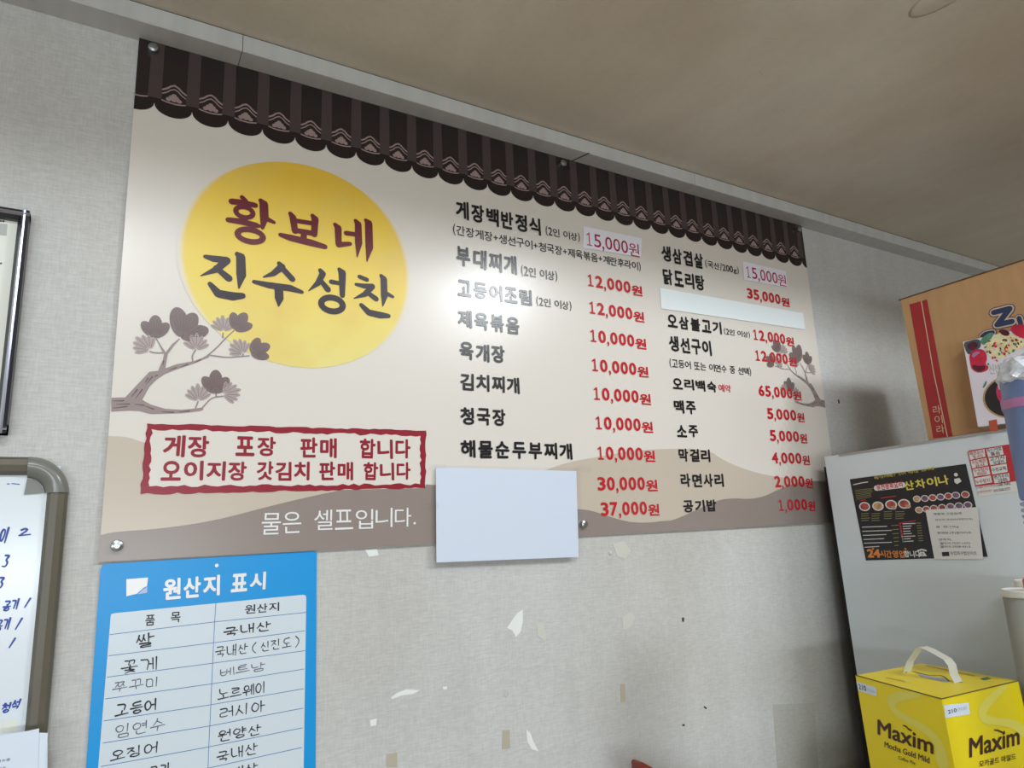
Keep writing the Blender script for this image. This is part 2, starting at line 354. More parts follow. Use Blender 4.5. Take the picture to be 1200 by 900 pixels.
def strokes(ch):
    """pen strokes of one Hangul syllable (or a few signs) in the unit box"""
    EX = {'/':[[(.75,1),(.2,0)]], '(':[[(.7,1.05),(.35,.7),(.35,.3),(.7,-.05)]], ')':[[(.3,1.05),(.65,.7),(.65,.3),(.3,-.05)]], '2':[[(.1,.85),(.45,1),(.75,.75),(.1,.1),(.0,.05),(1.1,.12)]], '3':[[(.1,.95),(.75,.9),(.3,.55),(.75,.35),(.5,.02),(.0,.1)]]}
    if ch in EX: return EX[ch]
    c = ord(ch)-0xAC00
    if c < 0 or c > 11171: return []
    ini, med, fin = CHO[c//588], JUNG[(c%588)//28], JONG[c%28]
    out = []
    def put(j, x0, y0, x1, y1, tab=JC):
        if j in DB:
            m_ = (x0+x1)/2; put(DB[j], x0, y0, m_-.03, y1); put(DB[j], m_+.03, y0, x1, y1); return
        for s in tab[j]: out.append([(x0+(x1-x0)*x, y0+(y1-y0)*y) for x, y in s])
    b = .38 if fin else 0.0
    if med in VV: put(ini, .02, b+.12*(1-b), .52, .95); put(med, .58, b, 1, 1.02, VV)
    elif med in VH: put(ini, .18, b+(1-b)*.48, .82, 1); put(med, 0, b-.02, 1, b+(1-b)*.42, VH)
    else:
        h, v = CP[med]; put(ini, .1, b+(1-b)*.5, .55, 1); put(h, 0, b, .62, b+(1-b)*.45, VH); put(v, .62, b, 1, 1.02, VV)
    if fin and fin in JC or fin in DB: put(fin, .22, 0, .85, .28)
    return out
def hand(bm, F, s, u0, v0, u1, v1, w, lv=3, mi=0, seed=None, slant=.05, rise=0.0):
    r = random.Random(seed or s); n = len(s); cw = (u1-u0)/n
    for i, ch in enumerate(s):
        if ch == ' ': continue
        ox = u0+cw*i+cw*.06+r.uniform(-.03,.03)*cw; oy = v0+(v1-v0)*r.uniform(-.06,.06)+rise*cw*i; W = cw*.84; H = (v1-v0)*r.uniform(.9,1.05)
        for st in strokes(ch):
            pts = [(ox + x*W + slant*y*H + r.uniform(-.03,.03)*W, oy + y*H + (x-.5)*W*.06 + r.uniform(-.025,.025)*H) for x, y in st]
            if len(pts) > 2: pts = smooth2(pts, 1)
            k = len(pts); ribbon(bm, F, pts, [w*(1.15-.45*j/max(k-1,1)) for j in range(k)], lv, mi)

# ---------------------------------------------------------------- the room
WALL_Y = 0.008
def slab(name, lo, hi, m, **k):
    return obj(name, box(nb(), lo, hi), m, None, kind='structure', pivot=((lo[0]+hi[0])/2, (lo[1]+hi[1])/2, lo[2]), **k)
wall = slab('wall_back', (-4.6, WALL_Y, FLOOR), (4.2, WALL_Y+.12, LOW+.05), 'wall', label='grey woven wallpaper wall behind the menu board, worn and peeling below it')
slab('floor', (-4.6, -5.2, FLOOR-.1), (4.2, WALL_Y+.12, FLOOR), 'floor')
slab('wall_left', (-4.72, -5.2, FLOOR), (-4.6, WALL_Y+.12, HIGH), 'paint')
slab('wall_right', (4.2, -5.2, FLOOR), (4.32, WALL_Y+.12, HIGH), 'paint')
slab('wall_front', (-4.6, -5.32, FLOOR), (4.2, -5.2, HIGH), 'paint')
ceil = slab('ceiling', (-4.6, -0.86, LOW), (4.2, WALL_Y+.12, LOW+.05), 'ceiling', label='beige papered low ceiling above the menu board')
slab('ceiling', (-4.6, -5.2, HIGH), (4.2, -0.86, HIGH+.08), 'paint', label='higher ceiling over the dining area')
slab('trim_1', (-4.6, -0.88, LOW), (4.2, -0.86, HIGH), 'paint', label='upright face where the low ceiling steps up')

# cornice: lengths of square plastic moulding butted together, seams left open
cor = bpy.data.objects.new('trim_2', None); COL.objects.link(cor); cor.location = (0, WALL_Y, .895); cor['kind'] = 'structure'; cor['label'] = 'grey white square cornice moulding between wall and ceiling'
cuts = [-4.6, -.6, .164, 1.302, 2.5, 4.2]
for a, b in zip(cuts, cuts[1:]):
    bm = nb(); x0, x1 = a+.0006, b-.0006
    prof = [(WALL_Y, .8955), (-.0455, .8955), (-.0475, .8975), (-.0475, LOW-.002), (-.0445, LOW), (WALL_Y, LOW)]
    prism(bm, [(x0, y, z) for y, z in prof], (x1-x0, 0, 0))
    obj('moulding', bm, 'cornice', cor)
bm = nb(); prism(bm, [(.948,-.0478,.8950),(.952,-.0478,.8950),(.934,WALL_Y,.8950),(.930,WALL_Y,.8950)], (0,0,.0008)); obj('seam', bm, 'edge', cor)
bm = nb(); box(bm, (-4.6,-.0465,LOW-.0022), (4.2,-.044,LOW)); obj('painted_gap_shade', bm, 'edge', cor)  # solid dark strip, painted-in shade for the joint between cornice and ceiling
# blister and marks in the ceiling paper
bm = nb(); lathe(bm, [(.0001,-.005),(.018,-.0045),(.032,-.0035),(.040,-.0022),(.048,0)], (0,0,0), 28)
for v in bm.verts: v.co.x, v.co.y = v.co.x*.72+1.238, v.co.y*1.5-.735
for v in bm.verts: v.co.z += LOW
obj('paper_blister', bm, 'ceiling', ceil, smooth=True)
for cx, cy, l, a in ((1.12,-.42,.02,.3),(1.28,-.35,.02,.1),(1.6,-.42,.02,.5),(.82,-.27,.012,1.1),(1.05,-.5,.03,-.3)):
    bm = nb(); F = Frame((cx,cy,LOW),(1,0,0),(0,1,0),(0,0,-1)); ribbon(bm, F, [(-l/2*math.cos(a),-l/2*math.sin(a)),(0,.001),(l/2*math.cos(a),l/2*math.sin(a))], [.0008,.0018,.0006], 1)
    obj('scuff', bm, 'tan', ceil)

# peeled paper, old tape and holes on the wall
FB = Frame((0,WALL_Y,0), (1,0,0), (0,0,1), (0,-1,0))
def patch(name, pts, m, lv=1, label=None):
    bm = nb(); ps = [FB(u,v,lv*STEP*2) for u, v in pts]; prism(bm, ps, (0,-.0004,0)); obj(name, bm, m, wall, label)
patch('peeled_spot', [(0.7452,-0.1388),(0.7314,-0.1442),(0.7175,-0.1579),(0.7068,-0.1701),(0.7186,-0.1764),(0.7261,-0.1896),(0.7379,-0.1801),(0.7440,-0.1623)], 'flake', label='diamond shaped white spot of bare plaster')
patch('peeled_spot', [(0.4634,-0.2622),(0.4758,-0.2560),(0.4926,-0.2526),(0.5197,-0.2581),(0.5051,-0.2626),(0.4841,-0.2617),(0.4675,-0.2650)], 'flake', label='small flat white spot of bare plaster')
patch('peeled_spot', [(0.4254,-0.2927),(0.4382,-0.2920),(0.4365,-0.3031),(0.4270,-0.3029)], 'flake')
patch('peeled_spot', [(0.7418,-0.3614),(0.7514,-0.3718),(0.7567,-0.3862),(0.7678,-0.4065),(0.7519,-0.3996),(0.7427,-0.3837)], 'flake', label='slim leaning white spot of bare plaster')
patch('peeled_spot', [(0.4161,-0.0042),(0.4385,-0.0039),(0.4418,-0.0150),(0.4235,-0.0171)], 'flake', label='torn white tape scrap under the menu board')
patch('worn_spot', [(0.7771,-0.1699),(0.7921,-0.1689),(0.7992,-0.1936),(0.7943,-0.2049),(0.7779,-0.1929)], 'flake2')
patch('worn_spot', [(0.9988,-0.1791),(1.0223,-0.1685),(1.0360,-0.1828),(1.0191,-0.2015),(0.9989,-0.2048)], 'flake2')
patch('worn_spot', [(0.9858,-0.0208),(1.0177,-0.0166),(1.0374,-0.0388),(1.0179,-0.0550),(0.9959,-0.0480)], 'flake2')
patch('worn_spot', [(0.5653,-0.2587),(0.5743,-0.2593),(0.5732,-0.2645),(0.5661,-0.2634)], 'flake')
patch('old_tape', [(0.6887,-0.3553),(0.7043,-0.3565),(0.7037,-0.3891),(0.6863,-0.3874)], 'tan')
patch('old_tape', [(0.4556,-0.3532),(0.4751,-0.3547),(0.4749,-0.3773),(0.4555,-0.3735)], 'tan')
patch('old_tape', [(0.9814,-0.3139),(0.9935,-0.3147),(0.9925,-0.3507),(0.9793,-0.3495)], 'tan')
patch('dark_nick', [(1.1751,-0.1966),(1.1820,-0.1973),(1.1794,-0.2068),(1.1740,-0.2052)], 'edge')
patch('dark_nick', [(1.2195,-0.3943),(1.2286,-0.4004),(1.2254,-0.4027),(1.2190,-0.3980)], 'edge')
patch('dark_nick', [(1.1489,-0.4216),(1.1555,-0.4227),(1.1551,-0.4262),(1.1485,-0.4251)], 'edge')
patch('worn_patch', [(1.4508,-0.4277),(1.6042,-0.4475),(1.5866,-0.6547),(1.4403,-0.6236)], 'patch', 1, 'faint darker rectangle on the wall near the refrigerator')
bm = nb(); ring(bm, FB, *[(0.6993,-0.2918)][0], .0045, .005, .0012, 2); obj('glue_ring', bm, 'tan', wall)
bm = nb(); lathe(bm, [(.0003,.004),(.004,.003),(.0055,0)], ([(0.9774,-0.0393)][0][0], WALL_Y, [(0.9774,-0.0393)][0][1]), 12, 'Y'); obj('nail_stub', bm, 'flake2', wall)
patch('worn_spot', [(1.8757,0.3568),(1.8815,0.3583),(1.8827,0.3468),(1.8766,0.3442)], 'edge')

# ---------------------------------------------------------------- the menu board
BT = .004
board = empty('menu_board', (.9, WALL_Y, 0), 'wide cream printed Korean menu board with tiled roof border, yellow sun and red prices', 'menu board')
obj('panel', box(nb(), (0,0,0), (1.8,BT,.9)), 'cream', board)
for s in (.1,.7,1.2,1.7): obj('batten', box(nb(), (s-.02, BT, .03), (s+.02, WALL_Y, .87)), 'edge', board)
# hills
bm = nb()
ink_poly(bm, FW, [(0,.0)] + [(0, [(0.0024,0.1902)][0][1])] + smooth2([(0.0024,0.1902),(0.0269,0.1896),(0.0451,0.1820),(0.0884,0.1720),(0.1662,0.1536),(0.2636,0.1311),(0.3689,0.1067),(0.4330,0.0937)]) + [(.5,.03),(.5,0)], 1)
ink_poly(bm, FW, [(.55,.0)] + smooth2([(0.7271,0.1142),(0.8223,0.1447),(0.8771,0.1599),(0.9628,0.1724),(1.0411,0.1854),(1.1339,0.1932),(1.3022,0.1967),(1.3559,0.1673),(1.4468,0.1417),(1.5442,0.1266),(1.6915,0.1158)]) + [(1.8, .118), (1.8,0)], 1)
obj('hill_print', bm, 'hill1', board, label='pale tan hills')
bm = nb()
ink_poly(bm, FW, [(0,0)] + [(0, [(0.0001,0.0395)][0][1])] + smooth2([(0.0001,0.0395),(0.0188,0.0438),(0.0782,0.0454),(0.1611,0.0559),(0.2508,0.0789),(0.3489,0.1001),(0.4330,0.1125),(0.5501,0.1134),(0.6662,0.0974),(0.8089,0.0673),(0.8870,0.0574),(0.9248,0.0538),(0.9664,0.0415),(1.0235,0.0257),(1.0839,0.0209),(1.1422,0.0248),(1.1609,0.0232),(1.2356,0.0441),(1.3177,0.0693),(1.3761,0.0732),(1.4354,0.0694),(1.4917,0.0751),(1.5520,0.0931),(1.6139,0.1077),(1.6912,0.1144)]) + [(1.8, .112), (1.8,0)], 2)
obj('hill_print', bm, 'hill2', board, label='grey brown hills along the bottom edge')
# sun
bm = nb(); c0 = (.2935, .5235); ink_poly(bm, FW, circ(c0[0], c0[1], .215, .2, 72), 3)
o = obj('sun_print', bm, 'sun', board, label='large yellow sun disc', pivot=(c0[0], 0, c0[1])); 
# roof of round tile ends: 30 columns with the same motif
P = .06030; X0 = .0305; VZ = .7765; R_ = P/2
bm = nb(); bs = nb(); bmo = nb()
ink_poly(bm, FW, [(0,VZ),(1.8,VZ),(1.8,.9),(0,.9)], 1)
for i in range(-1, 31):
    cx = X0 - P/2 + P*(i+1) + (0 if i >= 0 else 0)
    cx = X0 + P*(i+.5)
    def cl(p): return [(min(max(u,0),1.8), v) for u, v in p]
    arc = [(cx + R_*.99*math.cos(math.pi + math.pi*k/14), VZ + .0200*math.sin(math.pi + math.pi*k/14)) for k in range(15)]
    arc = cl(arc)
    if arc[-1][0]-arc[0][0] > .002:
        ink_poly(bm, FW, arc + [(arc[-1][0], VZ+.012), (arc[0][0], VZ+.012)], 2, 1)
    vx = X0 + P*i
    if 0 < vx < 1.8:
        ink_poly(bs, FW, cl([(vx-.0108,.787),(vx+.0108,.787),(vx+.0100,.9),(vx-.0100,.9)]), 3)
    # chevrons, little flower and the arc under it
    hw = .0185
    for dz, w in ((0,.0032),(-.0075,.0022)):
        pl = [(cx-hw,.8065+dz),(cx-.012,.8105+dz),(cx-.006,.8165+dz),(cx,.8195+dz),(cx+.006,.8165+dz),(cx+.012,.8105+dz),(cx+hw,.8065+dz)]
        if pl[0][0] > -.012 and pl[-1][0] < 1.82: ribbon(bmo, FW, cl(pl), w, 4)
    pl = [(cx-hw,.786),(cx-.01,.784),(cx,.7832),(cx+.01,.784),(cx+hw,.786)]
    if pl[0][0] > -.02 and pl[-1][0] < 1.82: ribbon(bmo, FW, cl(pl), .0026, 4)
    if 0.012 < cx < 1.79:
        for du, dv, r in ((-.0085,.7905,.0045),(0,.7912,.005),(.0085,.7905,.0045),(-.0045,.7955,.004),(.0045,.7955,.004),(0,.799,.0045)):
            ink_poly(bmo, FW, circ(cx+du, dv, r, r*.9, 8), 4)
obj('roof_print', bm, ['roof','roofd'], board, label='dark scalloped tiled roof border')
obj('roof_rib_print', bs, 'roofs', board, kind='stuff'); obj('roof_motif_print', bmo, 'roofm', board, kind='stuff')

# pine branch print, the same drawing mirrored at the other edge
BRA = dict(
  trunk=[(-0.0001,0.2507),(0.0190,0.2523),(0.0337,0.2729),(0.0506,0.2965),(0.0628,0.2991),(0.0679,0.3014),(0.0894,0.3123),(0.1149,0.3199),(0.1278,0.3264),(0.1364,0.3329),(0.1397,0.3320),(0.1377,0.3281),(0.1279,0.3230),(0.1151,0.3155),(0.0899,0.3037),(0.0734,0.2947),(0.0615,0.2843),(0.0520,0.2718),(0.0431,0.2498),(0.0557,0.2428),(0.0766,0.2369),(0.1018,0.2365),(0.1230,0.2399),(0.1327,0.2421),(0.1344,0.2386),(0.1297,0.2359),(0.1021,0.2310),(0.0566,0.2273),(0.0402,0.2316),(0.0243,0.2313),(0.0014,0.2286)],
  up=[(0.0632,0.2998),(0.0690,0.3183),(0.0700,0.3275),(0.0590,0.3487),(0.0560,0.3525),(0.0576,0.3539),(0.0657,0.3409),(0.0725,0.3312),(0.0812,0.3461),(0.0914,0.3570),(0.0927,0.3561),(0.0836,0.3427),(0.0758,0.3286),(0.0747,0.3188),(0.0735,0.3019)],
  twigs=[[(0.1364,0.3317),(0.1493,0.3454),(0.1622,0.3631),(0.1765,0.3800)], [(0.1397,0.3325),(0.1499,0.3317),(0.1681,0.3308),(0.1864,0.3342),(0.2027,0.3372)], [(0.0496,0.3304),(0.0559,0.3286),(0.0684,0.3298)], [(0.1138,0.3198),(0.1123,0.3295),(0.1173,0.3393)], [(0.1587,0.3653),(0.1590,0.3742)], [(0.1327,0.2421),(0.1400,0.2522),(0.1473,0.2599),(0.1640,0.2631)], [(0.1219,0.2404),(0.1251,0.2513)], [(0.1528,0.2626),(0.1521,0.2675)], [(0.1922,0.3355),(0.1932,0.3394)]],
  dark=[([(0.0555,0.3544)][0], 92, .0195), ([(0.0956,0.3586)][0], 75, .0225), ([(0.1788,0.3810)][0], 62, .019), ([(0.2073,0.3420)][0], 30, .0185), ([(0.1515,0.2674)][0], 92, .0205)],
  light=[([(0.0495,0.3333)][0], 138), ([(0.1179,0.3399)][0], 90), ([(0.1594,0.3763)][0], 95), ([(0.1932,0.3399)][0], 125), ([(0.1257,0.2530)][0], 95), ([(0.1638,0.2665)][0], 20)])
def branch(T, flip):
    b1, b2 = nb(), nb(); pieces = []
    cl = lambda L: [(min(max(u,0),1.8), v) for u, v in map(T, L)]
    ink_poly(b1, FW, cl(BRA['trunk']), 3); ink_poly(b1, FW, cl(BRA['up']), 3)
    for t in BRA['twigs']: ribbon(b1, FW, cl(smooth2(t)), .0024, 3)
    tr = BRA['trunk']
    for a in ([(0.0028,0.2456),(0.0174,0.2469)], [(0.0035,0.2343),(0.0219,0.2376)], [(0.0080,0.2407),(0.0256,0.2421)], [(0.0278,0.2540),(0.0351,0.2660)], [(0.0339,0.2520),(0.0421,0.2665)], [(0.0476,0.2762),(0.0551,0.2885)], [(0.0455,0.2784),(0.0491,0.2857)], [(0.0582,0.2888),(0.0622,0.2914)], [(0.0794,0.3019),(0.0897,0.3068)], [(0.0981,0.3092),(0.1065,0.3138)], [(0.0477,0.2401),(0.0602,0.2353)], [(0.0335,0.2423),(0.0456,0.2411)], [(0.0727,0.2320),(0.0894,0.2316)], [(0.0695,0.3087),(0.0702,0.3160)], [(0.1172,0.3176),(0.1257,0.3233)], [(0.0977,0.2332),(0.1125,0.2351)]):
        ribbon(b2, FW, cl(a), [.0008,.002][:len(a)], 5)
    for (p, a, L) in BRA['dark']:
        base = p; b3 = nb(); L *= 1.62; pieces.append(('needle_cluster', b3, 'petal'))
        for da, k in ((-38,.86),(0,1.0),(38,.86)) if a != 75 else ((-50,1.05),(-8,1.1),(28,1.2)):
            an = math.radians(a+da); l = L*k; c = (base[0]+math.cos(an)*l*.55, base[1]+math.sin(an)*l*.62)
            ink_poly(b3, FW, [T(q) for q in circ(c[0], c[1], l*.60, l*.33, 20, an)], 4)
            for e in (-14,-5,5,14):
                a2 = an+math.radians(e); ribbon(b2, FW, cl([(base[0]+math.cos(a2)*l*.3, base[1]+math.sin(a2)*l*.3),(base[0]+math.cos(a2)*l*.95, base[1]+math.sin(a2)*l*.95)]), .0007, 5)
        ribbon(b2, FW, cl([(base[0],base[1]),(base[0]+.006*math.cos(math.radians(a)),base[1]+.006*math.sin(math.radians(a)))]), .0015, 5)
    for (p, a) in BRA['light']:
        b4 = nb(); pieces.append(('pale_needle_cluster', b4, 'petall'))
        for e in range(-60, 61, 20):
            an = math.radians(a+e); l = .027*(1-abs(e)/260)
            c = (p[0]+math.cos(an)*l*.6, p[1]+math.sin(an)*l*.6)
            ink_poly(b4, FW, [T(q) for q in circ(c[0], c[1], l*.5, l*.17, 12, an)], 4)
            ribbon(b2, FW, cl([(p[0]+math.cos(an)*l*.25, p[1]+math.sin(an)*l*.25),(p[0]+math.cos(an)*l*.95, p[1]+math.sin(an)*l*.95)]), .0006, 5)
    root = obj('branch_print', b1, 'bark', board, label='mauve pine branch at the right edge' if flip else 'mauve pine branch below the sun')
    for n, b, m_ in pieces: obj(n, b, m_, root)
    obj('bark_line', b2, 'barkd', root, kind='stuff')
branch(lambda p: p, False)
branch(lambda p: (1.8-p[0], p[1]+.098), True)

# brush lettered title, drawn stroke by stroke
def brush(name, data, m, label):
    bm = nb()
    for kind, pts, w in data:
        if kind == 'o': (cu, cv), (au, av), (bu, bv) = pts; ring(bm, FW, cu, cv, abs(au-cu), abs(bv-cv), w, 6)
        else: ribbon(bm, FW, pts, w, 6)
    obj(name, bm, m, board, label)
U = .00046   # one traced unit in metres
def sw(a, *r): return [x*U for x in ((a,)+r)]
brush('title_lettering', [
 ('s', [(0.1805,0.6314),(0.1873,0.6262)], sw(18,16)), ('s', [(0.1636,0.6193),(0.1794,0.6211),(0.2038,0.6205)], sw(26,24,22)), ('o', [(0.1856,0.6032),(0.2002,0.6055),(0.1852,0.6132)], 20*U),
 ('s', [(0.1860,0.5913),(0.1881,0.5834)], sw(20,20)), ('s', [(0.1592,0.5830),(0.1808,0.5840),(0.2066,0.5817),(0.2140,0.5815)], sw(22,26,24,12)), ('s', [(0.2132,0.6318),(0.2186,0.6262),(0.2202,0.6003),(0.2178,0.5789)], sw(20,34,34,14)), ('s', [(0.2225,0.5987),(0.2378,0.5938)], sw(24,14)), ('o', [(0.1973,0.5600),(0.2190,0.5641),(0.1969,0.5715)], 24*U),
 ('s', [(0.2665,0.6175),(0.2714,0.6108),(0.2759,0.5842)], sw(18,28,26)), ('s', [(0.3078,0.6217),(0.3127,0.6157),(0.3117,0.5842)], sw(18,30,26)), ('s', [(0.2766,0.6050),(0.3072,0.6059)], sw(20,20)), ('s', [(0.2743,0.5856),(0.3116,0.5859)], sw(22,24)), ('s', [(0.2924,0.5849),(0.2920,0.5697)], sw(24,26)), ('s', [(0.2498,0.5716),(0.2677,0.5691),(0.3072,0.5661),(0.3323,0.5629)], sw(18,28,30,22)),
 ('s', [(0.3514,0.6121),(0.3574,0.6061),(0.3585,0.5729)], sw(18,30,26)), ('s', [(0.3586,0.5720),(0.3812,0.5779)], sw(26,18)), ('s', [(0.3734,0.5986),(0.3922,0.5995)], sw(22,20)), ('s', [(0.3920,0.6282),(0.3972,0.6220),(0.3983,0.5827),(0.3954,0.5529)], sw(18,30,32,5)), ('s', [(0.4129,0.6333),(0.4186,0.6281),(0.4200,0.5777),(0.4153,0.5474)], sw(18,34,34,5)),
], 'maroon', 'first title line, dark red brush letters')
brush('title_lettering', [
 ('s', [(0.1247,0.5075),(0.1378,0.5058),(0.1594,0.5070)], sw(16,26,26)), ('s', [(0.1595,0.5062),(0.1438,0.4870),(0.1189,0.4713)], sw(30,26,4)), ('s', [(0.1427,0.4900),(0.1643,0.4736)], sw(20,28)), ('s', [(0.1766,0.5212),(0.1825,0.5166),(0.1845,0.4831),(0.1815,0.4580)], sw(20,34,36,6)), ('s', [(0.1344,0.4589),(0.1488,0.4431),(0.1718,0.4416),(0.1880,0.4447)], sw(18,32,34,24)),
 ('s', [(0.2490,0.5155),(0.2538,0.5096),(0.2391,0.4941),(0.2222,0.4850)], sw(18,30,22,6)), ('s', [(0.2538,0.5080),(0.2734,0.4887)], sw(24,24)), ('s', [(0.2065,0.4737),(0.2323,0.4710),(0.2700,0.4708),(0.2909,0.4664)], sw(16,26,28,16)), ('s', [(0.2495,0.4695),(0.2508,0.4485),(0.2501,0.4339)], sw(34,34,6)),
 ('s', [(0.3241,0.5143),(0.3290,0.5082),(0.3205,0.4883),(0.3034,0.4707)], sw(18,26,24,4)), ('s', [(0.3252,0.4941),(0.3391,0.4783)], sw(20,26)), ('s', [(0.3454,0.4946),(0.3635,0.4938)], sw(20,18)), ('s', [(0.3607,0.5218),(0.3662,0.5158),(0.3670,0.4704)], sw(18,32,22)), ('o', [(0.3476,0.4499),(0.3680,0.4526),(0.3475,0.4634)], 26*U),
 ('s', [(0.4003,0.5133),(0.4149,0.5094)], sw(18,20)), ('s', [(0.3936,0.4966),(0.4098,0.4955),(0.4262,0.4979)], sw(14,22,22)), ('s', [(0.4262,0.4970),(0.4116,0.4792),(0.3896,0.4675)], sw(26,24,4)), ('s', [(0.4158,0.4833),(0.4340,0.4727)], sw(20,24)), ('s', [(0.4446,0.5219),(0.4499,0.5156),(0.4507,0.4803),(0.4475,0.4596)], sw(18,30,30,5)), ('s', [(0.4516,0.4883),(0.4684,0.4818)], sw(22,14)), ('s', [(0.4040,0.4565),(0.4194,0.4430),(0.4418,0.4406),(0.4593,0.4410)], sw(18,28,30,20)),
], 'navy', 'second title line, near black brush letters')

# red framed notice
fr = nb(); rr = random.Random(4)
Q = [(0.0522,0.2119),(0.5357,0.2168),(0.5327,0.1054),(0.0493,0.0997)]; q = [(0.0588,0.2029),(0.5241,0.2058),(0.5216,0.1130),(0.0612,0.1120)]
def jag(a, b, n, amp):
    out = []
    for i in range(n):
        t = i/n; s = amp*(rr.random()-.5)*2; dx, dz = b[0]-a[0], b[1]-a[1]; l = math.hypot(dx, dz)
        out.append((a[0]+dx*t - dz/l*s, a[1]+dz*t + dx/l*s))
    return out
for i in range(4):
    a, b, c, d = Q[i], Q[(i+1)%4], q[(i+1)%4], q[i]; n = 46 if i%2 == 0 else 14
    o1 = jag(a, b, n, .0013)+[b]; o2 = jag(d, c, n, .0022)+[c]
    o1[0] = a; o2[0] = d
    for k in range(n): ink_poly(fr, FW, [o1[k], o1[k+1], o2[k+1], o2[k]], 5)
bk = nb(); ink_poly(bk, FW, Q, 4); obj('notice_ground', bk, 'cream', board)
obj('notice_border', fr, 'crimson', board, label='rough dark red border around the takeaway notice')
bm = nb()
for s, p in (('게장', [(0.0747,0.1589),(0.1482,0.1950)]), ('포장', [(0.1846,0.1619),(0.2547,0.1958)]), ('판매', [(0.2921,0.1605),(0.3617,0.1968)]), ('합니다', [(0.3992,0.1610),(0.5045,0.1980)]),
             ('오이지장', [(0.0740,0.1209),(0.2077,0.1531)]), ('갓김치', [(0.2203,0.1204),(0.3131,0.1533)]), ('판매', [(0.3262,0.1206),(0.3923,0.1541)]), ('합니다', [(0.4069,0.1209),(0.5040,0.1542)])):
    syllables(bm, FW, s, p[0][0], p[0][1], p[1][0], p[1][1], .034, 6)
obj('notice_text', bm, 'crimson', board)
for s, p in (('물은', [(0.2301,0.0303),(0.3014,0.0661)]), ('셀프입니다', [(0.3183,0.0339),(0.5047,0.0688)]), ('.', [(0.5067,0.0376),(0.5119,0.0422)])):
    bm = nb(); (syllables if s != '.' else words)(bm, FW, s, p[0][0], p[0][1], p[1][0], p[1][1], .0 if s != '.' else .02, 6); obj('self_service_text', bm, 'white', board)

# dishes: pixel-measured places already turned into board metres (left, bottom, right, top)
DISH = [('게장백반정식', [(0.6100,0.6789),(0.8335,0.7213)]), ('부대찌개', [(0.6094,0.5722),(0.7642,0.6169)]), ('고등어조림', [(0.6101,0.5051),(0.7997,0.5417)]), ('제육볶음', [(0.6082,0.4357),(0.7634,0.4744)]),
 ('육개장', [(0.6101,0.3670),(0.7239,0.4056)]), ('김치찌개', [(0.6095,0.3027),(0.7578,0.3386)]), ('청국장', [(0.6088,0.2317),(0.7196,0.2677)]), ('해물순두부찌개', [(0.6067,0.1646),(0.8868,0.2005)]),
 ('생삼겹살', [(1.1995,0.6820),(1.3549,0.7253)]), ('닭도리탕', [(1.1988,0.6182),(1.3522,0.6616)]), ('오삼불고기', [(1.2005,0.5038),(1.4003,0.5385)]), ('생선구이', [(1.1990,0.4405),(1.3540,0.4816)]),
 ('오리백숙', [(1.1991,0.3442),(1.3575,0.3727)]), ('맥주', [(1.1967,0.2819),(1.2769,0.3156)]), ('소주', [(1.1990,0.2239),(1.2770,0.2542)]), ('막걸리', [(1.1977,0.1634),(1.3105,0.1955)]), ('라면사리', [(1.1976,0.1018),(1.3500,0.1348)]), ('공기밥', [(1.1979,0.0415),(1.3155,0.0706)])]
for s, p in DISH:
    bm = nb(); syllables(bm, FW, s, p[0][0], p[0][1], p[1][0], p[1][1], .037, 6, gap=.15); obj('dish_name', bm, 'black', board)
NOTE = [('(2인 이상)', [(0.8427,0.6839),(0.9430,0.7072)], 'black'), ('(간장게장+생선구이+청국장+제육볶음+계란후라이)', [(0.6033,0.6395),(1.1290,0.6650)], 'black'), ('(2인 이상)', [(0.7707,0.5735),(0.8708,0.5995)], 'black'),
 ('(2인 이상)', [(0.8074,0.5080),(0.9062,0.5309)], 'black'), ('(국산/200g)', [(1.3587,0.6886),(1.4915,0.7109)], 'black'), ('(2인 이상)', [(1.4044,0.5057),(1.5084,0.5248)], 'black'), ('(고등어 또는 이면수 중 선택)', [(1.1962,0.3983),(1.4962,0.4217)], 'black'), ('예약', [(1.3622,0.3456),(1.4095,0.3693)], 'red')]
for s, p, m in NOTE:
    bm = nb(); notes(bm, FW, s, p[0][0], p[0][1], p[1][0], p[1][1]); obj('note_text', bm, m, board)
PRICE = [('12,000', [(0.9531,0.5763),(1.1265,0.6086)]), ('12,000', [(0.9527,0.5084),(1.1258,0.5358)]), ('10,000', [(0.9504,0.4396),(1.1254,0.4701)]), ('10,000', [(0.9493,0.3693),(1.1249,0.4012)]), ('10,000', [(0.9492,0.3017),(1.1258,0.3311)]),
 ('10,000', [(0.9496,0.2339),(1.1250,0.2621)]), ('10,000', [(0.9492,0.1649),(1.1243,0.1943)]), ('30,000', [(0.9458,0.0960),(1.1247,0.1233)]), ('37,000', [(0.9505,0.0400),(1.1241,0.0666)]),
 ('35,000', [(1.5128,0.6226),(1.6947,0.6586)]), ('12,000', [(1.5174,0.5033),(1.6930,0.5356)]), ('12,000', [(1.5161,0.4440),(1.6936,0.4717)]), ('65,000', [(1.5154,0.3449),(1.6957,0.3731)]), ('5,000', [(1.5390,0.2827),(1.6969,0.3122)]),
 ('5,000', [(1.5398,0.2227),(1.6972,0.2539)]), ('4,000', [(1.5373,0.1621),(1.6966,0.1893)]), ('2,000', [(1.5373,0.0987),(1.6975,0.1257)]), ('1,000', [(1.5406,0.0363),(1.6954,0.0647)])]
